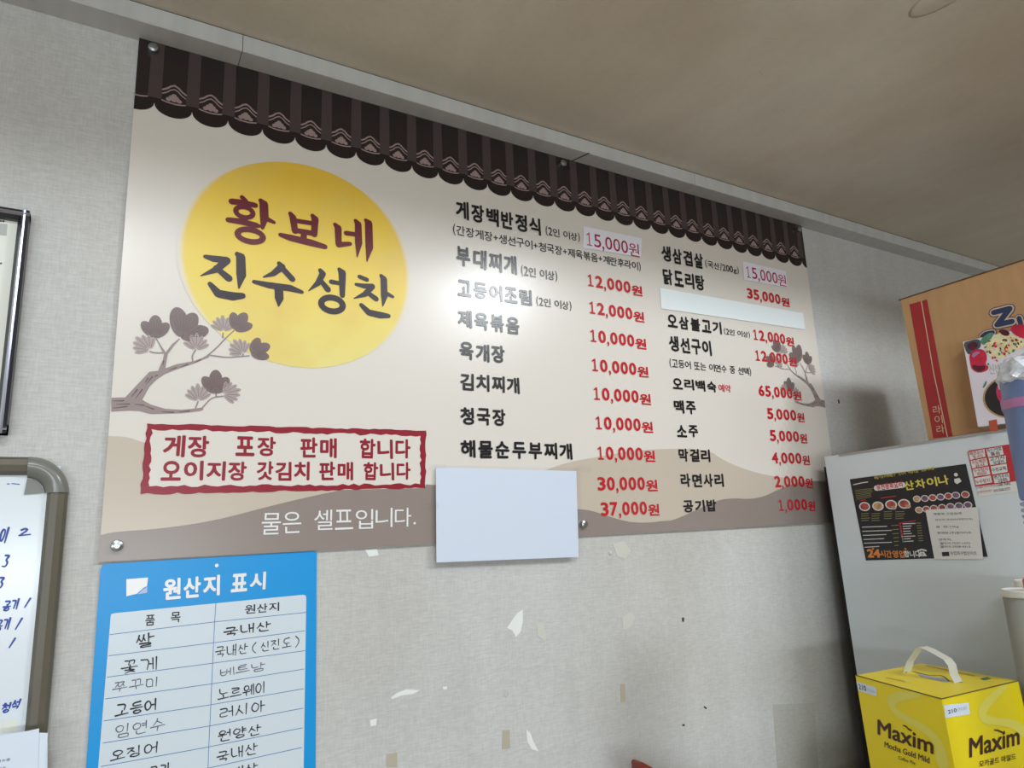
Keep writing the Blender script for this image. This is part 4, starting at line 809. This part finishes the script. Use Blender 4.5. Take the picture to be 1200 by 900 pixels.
# ---------------------------------------------------------------- carton on the refrigerator
CX = 1.70
ct = empty('cardboard_carton', (CX+.2, -.55, .195), 'brown cardboard carton with red stripe and navy letters on top of the refrigerator', 'carton')
zb = lambda y: .178 + (-.1-y)*.0356
bm = nb(); yb, yf, H = -.3155, -.90, .546
prism(bm, [(CX,yb,H),(CX,yf,H+.012),(CX,yf,zb(yf)+.002),(CX,yb-.013,zb(yb)+.003)], (.40,0,0)); obj('body', bm, 'card', ct)
bm = nb(); box(bm, (CX-.001,yf,H-.001), (CX+.2,yb+.004,H+.0022)); 
for v in bm.verts: v.co.z += (yb-v.co.y)*.0205
obj('top_flap', bm, 'cardd', ct)
bm = nb(); box(bm, (CX+.202,yf,H-.001), (CX+.4,yb+.004,H+.0022)); 
for v in bm.verts: v.co.z += (yb-v.co.y)*.0205
obj('top_flap', bm, 'cardd', ct)
FK = Frame((CX,0,0), (0,-1,0), (0,0,1), (-1,0,0))
bm = nb(); ink_poly(bm, FK, [(0.3354,0.5279),(0.3789,0.5276),(0.3849,0.1909),(0.3407,0.1915)], 1); obj('red_stripe', bm, 'cred', ct, 'red printed stripe')
bm = nb(); ribbon(bm, FK, [(0.3651,0.5265),(0.3662,0.3466),(0.3733,0.1914)], .0022, 2); obj('stripe_line', bm, 'ctan', ct)
bm = nb()
for i, ch in enumerate('라이라'):
    c_ = [(0.3615,0.1949),(0.3416,0.2591),(0.3684,0.1960)]
    words(bm, FK, ch, c_[0][0]-.010-.0005*i, c_[0][1]+.006+i*.0235, c_[0][0]+.008-.0005*i, c_[0][1]+.026+i*.0235, 0, 3)
obj('stripe_text', bm, 'ctan', ct)
LT = [([(0.5160,0.4542),(0.5477,0.4542),(0.5475,0.4532),(0.5182,0.4251),(0.5473,0.4245)], 1.0), ([(0.5618,0.4285),(0.5631,0.4149)], .8), ([(0.4846,0.4069),(0.4920,0.4109),(0.5060,0.4104)], .8)]
for lv, w, m in ((2, .0225, 'cnavy'), (3, .0185, 'ctan'), (4, .0120, 'cnavy')):
    bm = nb()
    for pts, k in LT: ribbon(bm, FK, pts, w*k, lv)
    obj('carton_letter', bm, m, ct)

# gift box with fruit picture leaning on the carton
AX = 1.66
ga = empty('gift_box', (AX+.018, -.58, .196), 'pale gift box printed with apple, fruit salad and black bowl in front of the carton', 'box')
bm = nb(); box(bm, (AX,-.72,.2005), (AX+.036,-.4600,.396), .0012); obj('body', bm, 'apple', ga)
FA = Frame((AX,0,0), (0,-1,0), (0,0,1), (-1,0,0))
def art(nm, lst, m, lv, label=None, sm=1):
    for l_ in lst:
        bm = nb(); ink_poly(bm, FA, smooth2(l_, sm, True), lv); obj(nm, bm, m, ga, label)
art('leaf_print', [[(0.4951,0.3857),(0.4972,0.3918),(0.5065,0.3985),(0.5187,0.4026),(0.5251,0.3999),(0.5201,0.3898),(0.5085,0.3824),(0.5008,0.3778)]], 'leaf', 2)
art('dark_leaf_print', [[(0.4605,0.3944),(0.4751,0.3947),(0.4872,0.3956),(0.4961,0.3920),(0.4957,0.3751),(0.4831,0.3703),(0.4700,0.3629),(0.4638,0.3696)], ], 'leafd', 1)
art('berry_print', [[(0.4681,0.3885),(0.4818,0.3917),(0.4911,0.3828),(0.4862,0.3748),(0.4760,0.3707),(0.4690,0.3790)], [(0.5336,0.4031),(0.5460,0.4036),(0.5564,0.3927),(0.5519,0.3855),(0.5415,0.3895)]], 'appd', 3)
art('salad_print', [[(0.5006,0.3765),(0.5107,0.3818),(0.5289,0.3953),(0.5474,0.3982),(0.5588,0.3875),(0.5705,0.3794),(0.6040,0.3646),(0.6002,0.3422),(0.5752,0.3557),(0.5503,0.3491),(0.5313,0.3409),(0.5159,0.3432),(0.5063,0.3544),(0.5057,0.3649)]], 'salad', 2)
art('salad_bit_print', [[(0.5191,0.3771),(0.5265,0.3804),(0.5277,0.3673),(0.5219,0.3661)], [(0.5396,0.3644),(0.5474,0.3650),(0.5465,0.3526),(0.5397,0.3516)], [(0.5136,0.3501),(0.5171,0.3480),(0.5152,0.3420),(0.5121,0.3440)], [(0.5549,0.3771),(0.5595,0.3784),(0.5606,0.3718),(0.5556,0.3706)]], 'appr', 3)
art('salad_bit_print', [[(0.5287,0.3594),(0.5332,0.3596),(0.5303,0.3488),(0.5256,0.3473)], [(0.5598,0.3670),(0.5644,0.3684),(0.5644,0.3621),(0.5599,0.3607)]], 'leaf', 3)
art('apple_print', [[(0.4683,0.3615),(0.4755,0.3710),(0.4911,0.3730),(0.5025,0.3645),(0.5040,0.3475),(0.4977,0.3347),(0.5043,0.3286),(0.4996,0.3202),(0.4822,0.3182),(0.4688,0.3291),(0.4680,0.3437)], [(0.5566,0.4008),(0.5664,0.4070),(0.5852,0.4031),(0.6089,0.3942),(0.6038,0.3634),(0.5800,0.3720),(0.5705,0.3794),(0.5630,0.3864)]], 'appr', 4, 'red apple')
art('apple_shine_print', [[(0.4744,0.3640),(0.4837,0.3676),(0.4939,0.3642),(0.4845,0.3592),(0.4750,0.3542)]], 'pink', 5)
art('apple_shade_print', [[(0.4719,0.3404),(0.4847,0.3338),(0.4982,0.3327),(0.4958,0.3233),(0.4826,0.3209),(0.4719,0.3299)]], 'appd', 5)
art('peach_print', [[(0.5445,0.2986),(0.5562,0.2995),(0.5697,0.2950),(0.5823,0.2867),(0.5787,0.2647),(0.5656,0.2787),(0.5570,0.2869),(0.5494,0.2931)]], 'peach', 3)
fr_ = random.Random(21); bm = nb(); A_, B_ = [(0.5036,0.3524),(0.5970,0.3850)]
for k in range(70):
    t_ = fr_.random(); u_ = A_[0]+(B_[0]-A_[0])*t_; v_ = A_[1]+(B_[1]-A_[1])*t_ + fr_.uniform(-.022,.030)
    if v_ > .392: continue
    ink_poly(bm, FA, circ(u_, v_, fr_.uniform(.0012,.0042), fr_.uniform(.001,.003), 7, fr_.uniform(0,3)), 3.5, fr_.choice([0,0,1,2,3,3,4]))
obj('fruit_fleck_print', bm, ['appr','leaf','peach','apple','appd'], ga, kind='stuff')
cb = [(0.5375,0.2560)][0]
bm = nb(); ink_poly(bm, FA, circ(cb[0], cb[1], .0575, .0475, 40), 1); obj('bowl_rim_print', bm, 'bowl', ga)
bm = nb(); ink_poly(bm, FA, circ(cb[0], cb[1], .0535, .0440, 40), 2); obj('bowl_print', bm, 'bowlb', ga, 'black bowl')
bm = nb(); ink_poly(bm, FA, circ(cb[0]+.014, cb[1]+.010, .043, .040, 32), 2.5); obj('syrup_print', bm, 'syrup', ga)
bm = nb(); ink_poly(bm, FA, circ(cb[0]+.022, cb[1]-.002, .040, .036, 32), 2.8); obj('bowl_inside_print', bm, 'bowlb', ga)
art('sprig_print', [[(0.4831,0.2854),(0.4880,0.2922),(0.4930,0.2989),(0.4951,0.2976),(0.4921,0.2905),(0.4867,0.2839)]], 'leaf', 2)
art('stamp_print', [[(0.4844,0.2110),(0.5004,0.2119),(0.4989,0.1873),(0.4832,0.1869)]], 'orange', 3, 'orange square stamp', 0)
bm = nb()
w_ = [(0.5021,0.3107),(0.5363,0.3195)]; syllables(bm, FA, '신선한', w_[0][0], w_[0][1], w_[1][0], w_[0][1]+.021, -.006, 2, rot=.0)
w_ = [(0.5426,0.3132),(0.5822,0.3194)]; syllables(bm, FA, '사과를', w_[0][0], w_[0][1], w_[1][0], w_[0][1]+.021, -.006, 2, rot=.0)
obj('box_lettering', bm, 'grey', ga)

# ---------------------------------------------------------------- steel table that carries the things at the lower right
TZ_ = -.60
tb = empty('steel_table', (1.46, -.46, FLOOR), 'steel work table below the view carrying the yellow coffee box', 'table')
obj('tabletop', box(nb(), (1.26,-.86,TZ_-.03), (1.665,-.06,TZ_), .003), 'steel', tb)
for lx in (1.29,1.62):
    for ly in (-.82,-.10):
        bm = nb(); tube(bm, [(lx,ly,FLOOR),(lx,ly,TZ_-.03)], .016); obj('leg', bm, 'steel', tb)

# yellow coffee mix box with a white carrying strap
cbx = empty('coffee_box', (1.42, -.41, TZ_), 'yellow coffee mix box with a white carrying strap in the lower right corner', 'box')
TP = [Vector(v) for v in [(1.3510,-0.2950,-0.3000),(1.2911,-0.4972,-0.3000),(1.5256,-0.5153,-0.3000),(1.5516,-0.3180,-0.3000)]]
DN = Vector((-0.015, -0.05, -1.0))          # the carton bulges slightly, so its walls lean
Hc = .30
BTM = [p_ + DN*Hc for p_ in TP]
BTM = [Vector((b.x, b.y, TZ_)) for b in BTM]
bm = nb(); a = [bm.verts.new(p_) for p_ in TP]; b = [bm.verts.new(p_) for p_ in BTM]
bm.faces.new(a); bm.faces.new(b[::-1])
for i in range(4): bm.faces.new([a[i], b[i], b[(i+1)%4], a[(i+1)%4]])
bmesh.ops.recalc_face_normals(bm, faces=bm.faces); obj('carton_body', bm, 'yellow', cbx)
bm = nb()
for i in (0,1,2):
    p_, q_ = TP[i], TP[(i+1)%4]
    if i == 2: continue
    d_ = (q_-p_).normalized(); n_ = d_.cross(Vector((0,0,1))).normalized()*-.0
    tube(bm, [p_+Vector((0,0,.0002)), q_+Vector((0,0,.0002))], .0011, 6)
obj('lid_edge', bm, 'yedge', cbx)
def face_frame(p, q):
    Uv = (q-p).normalized(); V_ = -DN.normalized(); N_ = Uv.cross(V_).normalized()
    mid = (p+q)/2; cen = sum(TP, Vector())/4
    if N_.dot(mid-cen) < 0: N_ = -N_
    return Frame(p, Uv, V_, N_)
F1, F2 = face_frame(TP[0], TP[1]), face_frame(TP[1], TP[2])
FT = Frame((0,0,TP[0].z), (1,0,0), (0,1,0), (0,0,1))
def cb_text(F, s, w_, m, bold, rot, hgt=None, nm='box_lettering'):
    bm = nb(); words(bm, F, s, w_[0][0], w_[0][1], w_[1][0], w_[0][1]+(hgt or (w_[1][1]-w_[0][1])), bold, 3, rot=rot); obj(nm, bm, m, cbx)
def swirl(F, pts, ws, nm='swirl_print'):
    bm = nb(); pp_ = smooth2(pts, 2); n = len(pp_); m_ = len(ws)-1
    ww = [ws[int(i*m_/(n-1))]*(1-(i*m_/(n-1))%1) + ws[min(int(i*m_/(n-1))+1,m_)]*((i*m_/(n-1))%1) for i in range(n)]
    ribbon(bm, F, pp_, ww, 1); obj(nm, bm, 'yellowl', cbx)
swirl(F1, [(0.1675,-0.0009),(0.1027,-0.0193),(0.0833,-0.0336),(0.0955,-0.0484),(0.1343,-0.0563),(0.1708,-0.0639),(0.1881,-0.0801),(0.1857,-0.1080)], [.004,.016,.020,.014,.014,.018,.024,.028])
swirl(F2, [(0.1944,-0.0031),(0.1514,-0.0146),(0.1052,-0.0323),(0.1023,-0.0460),(0.1393,-0.0575),(0.1893,-0.0673),(0.2145,-0.0845)], [.008,.014,.020,.018,.012,.018,.022])
for F, q_, s, pw in ((F1, [(0.0000,-0.0114),(0.0543,-0.0127),(0.0515,-0.0286),(0.0014,-0.0289)], 'a', [(0.0047,-0.0253),(0.0254,-0.0151)]), (F2, [(0.0023,-0.0102),(0.0720,-0.0157),(0.0694,-0.0346),(-0.0001,-0.0305)], 'b', [(0.0096,-0.0255),(0.0341,-0.0193)])):
    bm = nb(); ink_poly(bm, F, smooth2(q_, 1, True) if False else q_, 2); obj('count_label', bm, 'paper', cbx)
    cb_text(F, '210', pw, 'dark', .02, 0, nm='count_text')
    pq = [(0.0247,-0.0242),(0.0481,-0.0166)] if s == 'a' else [(0.0362,-0.0252),(0.0633,-0.0249)]
    cb_text(F, 'STICKS', pq, 'grey', .0, 0, .005, nm='count_text')
def cb3(F, s_, q_, m, bold):
    bm = nb(); words3(bm, F, s_, q_[0], q_[1], q_[2], bold, 3); obj('box_lettering', bm, m, cbx)
cb3(F1, 'Maxim', [(0.0361,-0.1016),(0.1698,-0.1002),(0.0434,-0.0722)], 'brown', .022)
cb3(F1, 'Mocha Gold Mild', [(0.0500,-0.1202),(0.1567,-0.1182),(0.0526,-0.1094)], 'brown', .012)
cb3(F1, 'Coffee Mix', [(0.0809,-0.1328),(0.1223,-0.1309),(0.0825,-0.1265)], 'brown', .0)
cb3(F2, 'Maxim', [(0.0430,-0.1013),(0.1961,-0.1045),(0.0538,-0.0712)], 'brown', .022)
cb3(F2, '모카골드 마일드', [(0.0653,-0.1197),(0.1749,-0.1254),(0.0688,-0.1102)], 'brown', .012)
for F, q_ in ((F1, [(0.1088,-0.0674),(0.1165,-0.0674),(0.1213,-0.0711),(0.1272,-0.0715)]), (F2, [(0.1294,-0.0695),(0.1392,-0.0715),(0.1460,-0.0744),(0.1514,-0.0767)])):
    bm = nb(); ribbon(bm, F, q_, [.002,.003,.0035,.003], 3); obj('accent_stroke', bm, 'brown', cbx)
bm = nb(); ribbon(bm, FT, smooth2([(1.4638,-0.3493),(1.4563,-0.3680),(1.4505,-0.3910),(1.4671,-0.3989),(1.4627,-0.4122),(1.4310,-0.4373)]), .003, 2); obj('handle_slot', bm, 'yedge', cbx)
bm = nb(); ink_poly(bm, FT, [(1.4553,-0.3599),(1.4481,-0.3924),(1.4502,-0.4214),(1.4321,-0.4414),(1.4159,-0.4367),(1.4213,-0.4124),(1.4269,-0.3872)], 1); obj('slot_flap', bm, 'grey', cbx)
bm = nb(); ink_poly(bm, FT, [(1.4563,-0.3351),(1.4553,-0.3417),(1.4425,-0.3484),(1.4443,-0.3427)], 1); ink_poly(bm, FT, [(1.4452,-0.4465),(1.4456,-0.4549),(1.4368,-0.4583),(1.4328,-0.4515)], 1); obj('strap_slit', bm, 'yedge', cbx)
bm = nb(); ink_poly(bm, FT, [(1.4924,-0.4621),(1.5150,-0.4655),(1.5063,-0.4777),(1.4819,-0.4756)], 1); obj('green_mark', bm, 'green', cbx)
bm = nb(); ink_poly(bm, FT, [(1.5323,-0.3347),(1.5419,-0.3355),(1.5148,-0.4448),(1.5020,-0.4471)], 1); ink_poly(bm, FT, [(1.3778,-0.3436),(1.3731,-0.3896),(1.3649,-0.3920),(1.3699,-0.3469)], 1); obj('top_print', bm, 'mutey', cbx)
bm = nb(); ink_poly(bm, FT, [(1.3755,-0.3803),(1.3899,-0.3813),(1.3811,-0.3933),(1.3621,-0.3959)], 1); ink_poly(bm, FT, [(1.3743,-0.4377),(1.3843,-0.4403),(1.3753,-0.4477),(1.3651,-0.4448)], 1); obj('top_mark', bm, 'yellowl', cbx)
a0, a1 = Vector([(1.4516,-0.3438)][0]+(TP[0].z,)), Vector([(1.4346,-0.4532)][0]+(TP[0].z,))
pa = []
for t, h in ((0,0),(.10,.022),(.24,.040),(.34,.052),(.42,.056),(.55,.053),(.70,.047),(.86,.040),(.93,.030),(.94,.014),(1,.0)):
    pa.append(a0.lerp(a1, t) + Vector((0,0,h*1.0)))
d_ = (a1-a0).normalized(); w_ = d_.cross(Vector((0,0,1))).normalized()*.0115
bm = nb(); L_ = [bm.verts.new(q_+w_) for q_ in pa]; R2 = [bm.verts.new(q_-w_) for q_ in pa]
for i in range(len(pa)-1): bm.faces.new([L_[i], L_[i+1], R2[i+1], R2[i]])
r_ = bmesh.ops.solidify(bm, geom=bm.faces[:], thickness=.0012); obj('carrying_strap', bm, 'handle', cbx, 'white plastic strap')

# ---------------------------------------------------------------- wrapped cup stack, tubs
cs = empty('cup_stack', (1.326,-.716,-.095), 'stack of bluish plastic cups in a clear bag at the right edge', 'cup stack')
cxs, cys, rs = 1.326, -.716, .052
obj('wrapped_block', lathe(nb(), [(rs*.96,0),(rs,.004),(rs*1.0,.145),(rs*1.03,.150),(rs*1.03,.165),(rs*.98,.172),(rs*.97,.197),(rs*.90,.202)], (cxs,cys,.035), 40), 'cup', cs, smooth=True)
obj('pink_band', lathe(nb(), [(rs*1.035,.0),(rs*1.04,.001),(rs*1.04,.0145),(rs*1.035,.0155)], (cxs,cys,.1855), 40), 'pink', cs, 'pink band', smooth=True)
for k in range(13):
    z_ = -.095 + k*.010
    obj('cup_rim', lathe(nb(), [(rs*.90,0),(rs*1.0,.002),(rs*1.02,.0045),(rs*1.0,.007),(rs*.90,.0085)], (cxs,cys,z_), 36), 'cupr', cs, smooth=True)
# crumpled bag top
bm = nb(); rb = random.Random(11)
bmesh.ops.create_icosphere(bm, subdivisions=4, radius=1)
import mathutils
for v in bm.verts:
    n = v.co.normalized(); k = 1 + .16*mathutils.noise.noise(n*2.3) + .10*mathutils.noise.noise(n*6+Vector((3,1,2))) + .05*abs(mathutils.noise.noise(n*13))
    v.co = Vector((n.x*.056*k, n.y*.056*k, n.z*.037*k)) + Vector((cxs+.004, cys-.004, .243))
obj('crumpled_bag', bm, 'bag', cs, 'crumpled clear plastic bag', smooth=False)
bx2 = empty('storage_jar', (cxs,cys,TZ_), 'tall grey lidded jar on the steel table under the wrapped cups', 'jar')
obj('jar_body', lathe(nb(), [(.05,0),(.053,.01),(.053,-.115-TZ_),(.050,-.10-TZ_)], (cxs,cys,TZ_), 36), 'tub', bx2, smooth=True)
obj('jar_lid', lathe(nb(), [(.051,0),(.051,.008),(.049,.0095)], (cxs,cys,-.105), 36), 'lid', bx2)

def tubobj(c, r, ztop, label):
    t_ = empty('plastic_tub', (c[0],c[1],TZ_), label, 'tub', 'white lidded tubs')
    obj('tub_body', lathe(nb(), [(r*.85,0),(r*.93,.02),(r*.96,ztop-TZ_-.012)], (c[0],c[1],TZ_), 32), 'tub', t_, smooth=True)
    obj('lid', lathe(nb(), [(r*.98,-.014),(r*1.02,-.012),(r*1.02,-.002),(r*.98,0),(r*.9,.0002),(r*.88,-.002),(.001,-.002)], (c[0],c[1],ztop), 36), 'lid', t_, smooth=False)
    return t_
tubobj((1.565,-.535), .038, -.134, 'grey tub with white lid, nearer of two at the right edge')
tubobj((1.630,-.516), .024, -.122, 'grey tub with white lid, farther of two at the right edge')
obj('orange_cap', lathe(nb(), [(.010,-.012),(.011,-.008),(.011,.006),(.008,.010),(.002,.012)], (1.561,-.549,-.122), 20), 'oran', None, 'orange round cap by the white tub lid at the right edge', smooth=True, cat='cap', pivot=(1.561,-.549,-.134))

# red brown thing at the bottom edge: the corner of a chair back
ch = empty('wooden_chair', (1.0,-.30,FLOOR), 'red brown wooden chair whose back corner just shows at the bottom edge', 'chair')
cc = [(0.9099,-0.4225)][0]
bm = nb(); prism(bm, [(cc[0]+a, -.10, cc[1]+b) for a, b in ((.003,0),(.010,-.001),(.10,-.055),(.22,-.10),(.26,-.12),(.26,-.20),(.0,-.20),(0,-.003))], (0,-.022,0)); obj('backrest', bm, 'wood', ch)
for lx in (cc[0]+.02, cc[0]+.24):
    bm = nb(); box(bm, (lx-.018,-.122,FLOOR), (lx+.018,-.10,cc[1]-.18)); obj('leg', bm, 'wood', ch)
    bm = nb(); box(bm, (lx-.018,-.50,FLOOR), (lx+.018,-.465,-1.07)); obj('leg', bm, 'wood', ch)
bm = nb(); box(bm, (cc[0]-.02,-.52,-1.07), (cc[0]+.27,-.122,-1.04), .006); obj('seat', bm, 'wood', ch)

# lamp housings that belong to the lights (behind the camera)
def fixture(name, loc, sx, sy, label):
    t_ = empty(name, (loc[0],loc[1],HIGH), label, 'lamp')
    obj('housing', box(nb(), (loc[0]-sx/2,loc[1]-sy/2,loc[2]+.02), (loc[0]+sx/2,loc[1]+sy/2,loc[2]+.05), .004), 'lid', t_)
    for s in (-.3,.3):
        bm = nb(); tube(bm, [(loc[0]+s*sx,loc[1],loc[2]+.05),(loc[0]+s*sx,loc[1],HIGH)], .004, 6); obj('hanger', bm, 'chrome', t_)
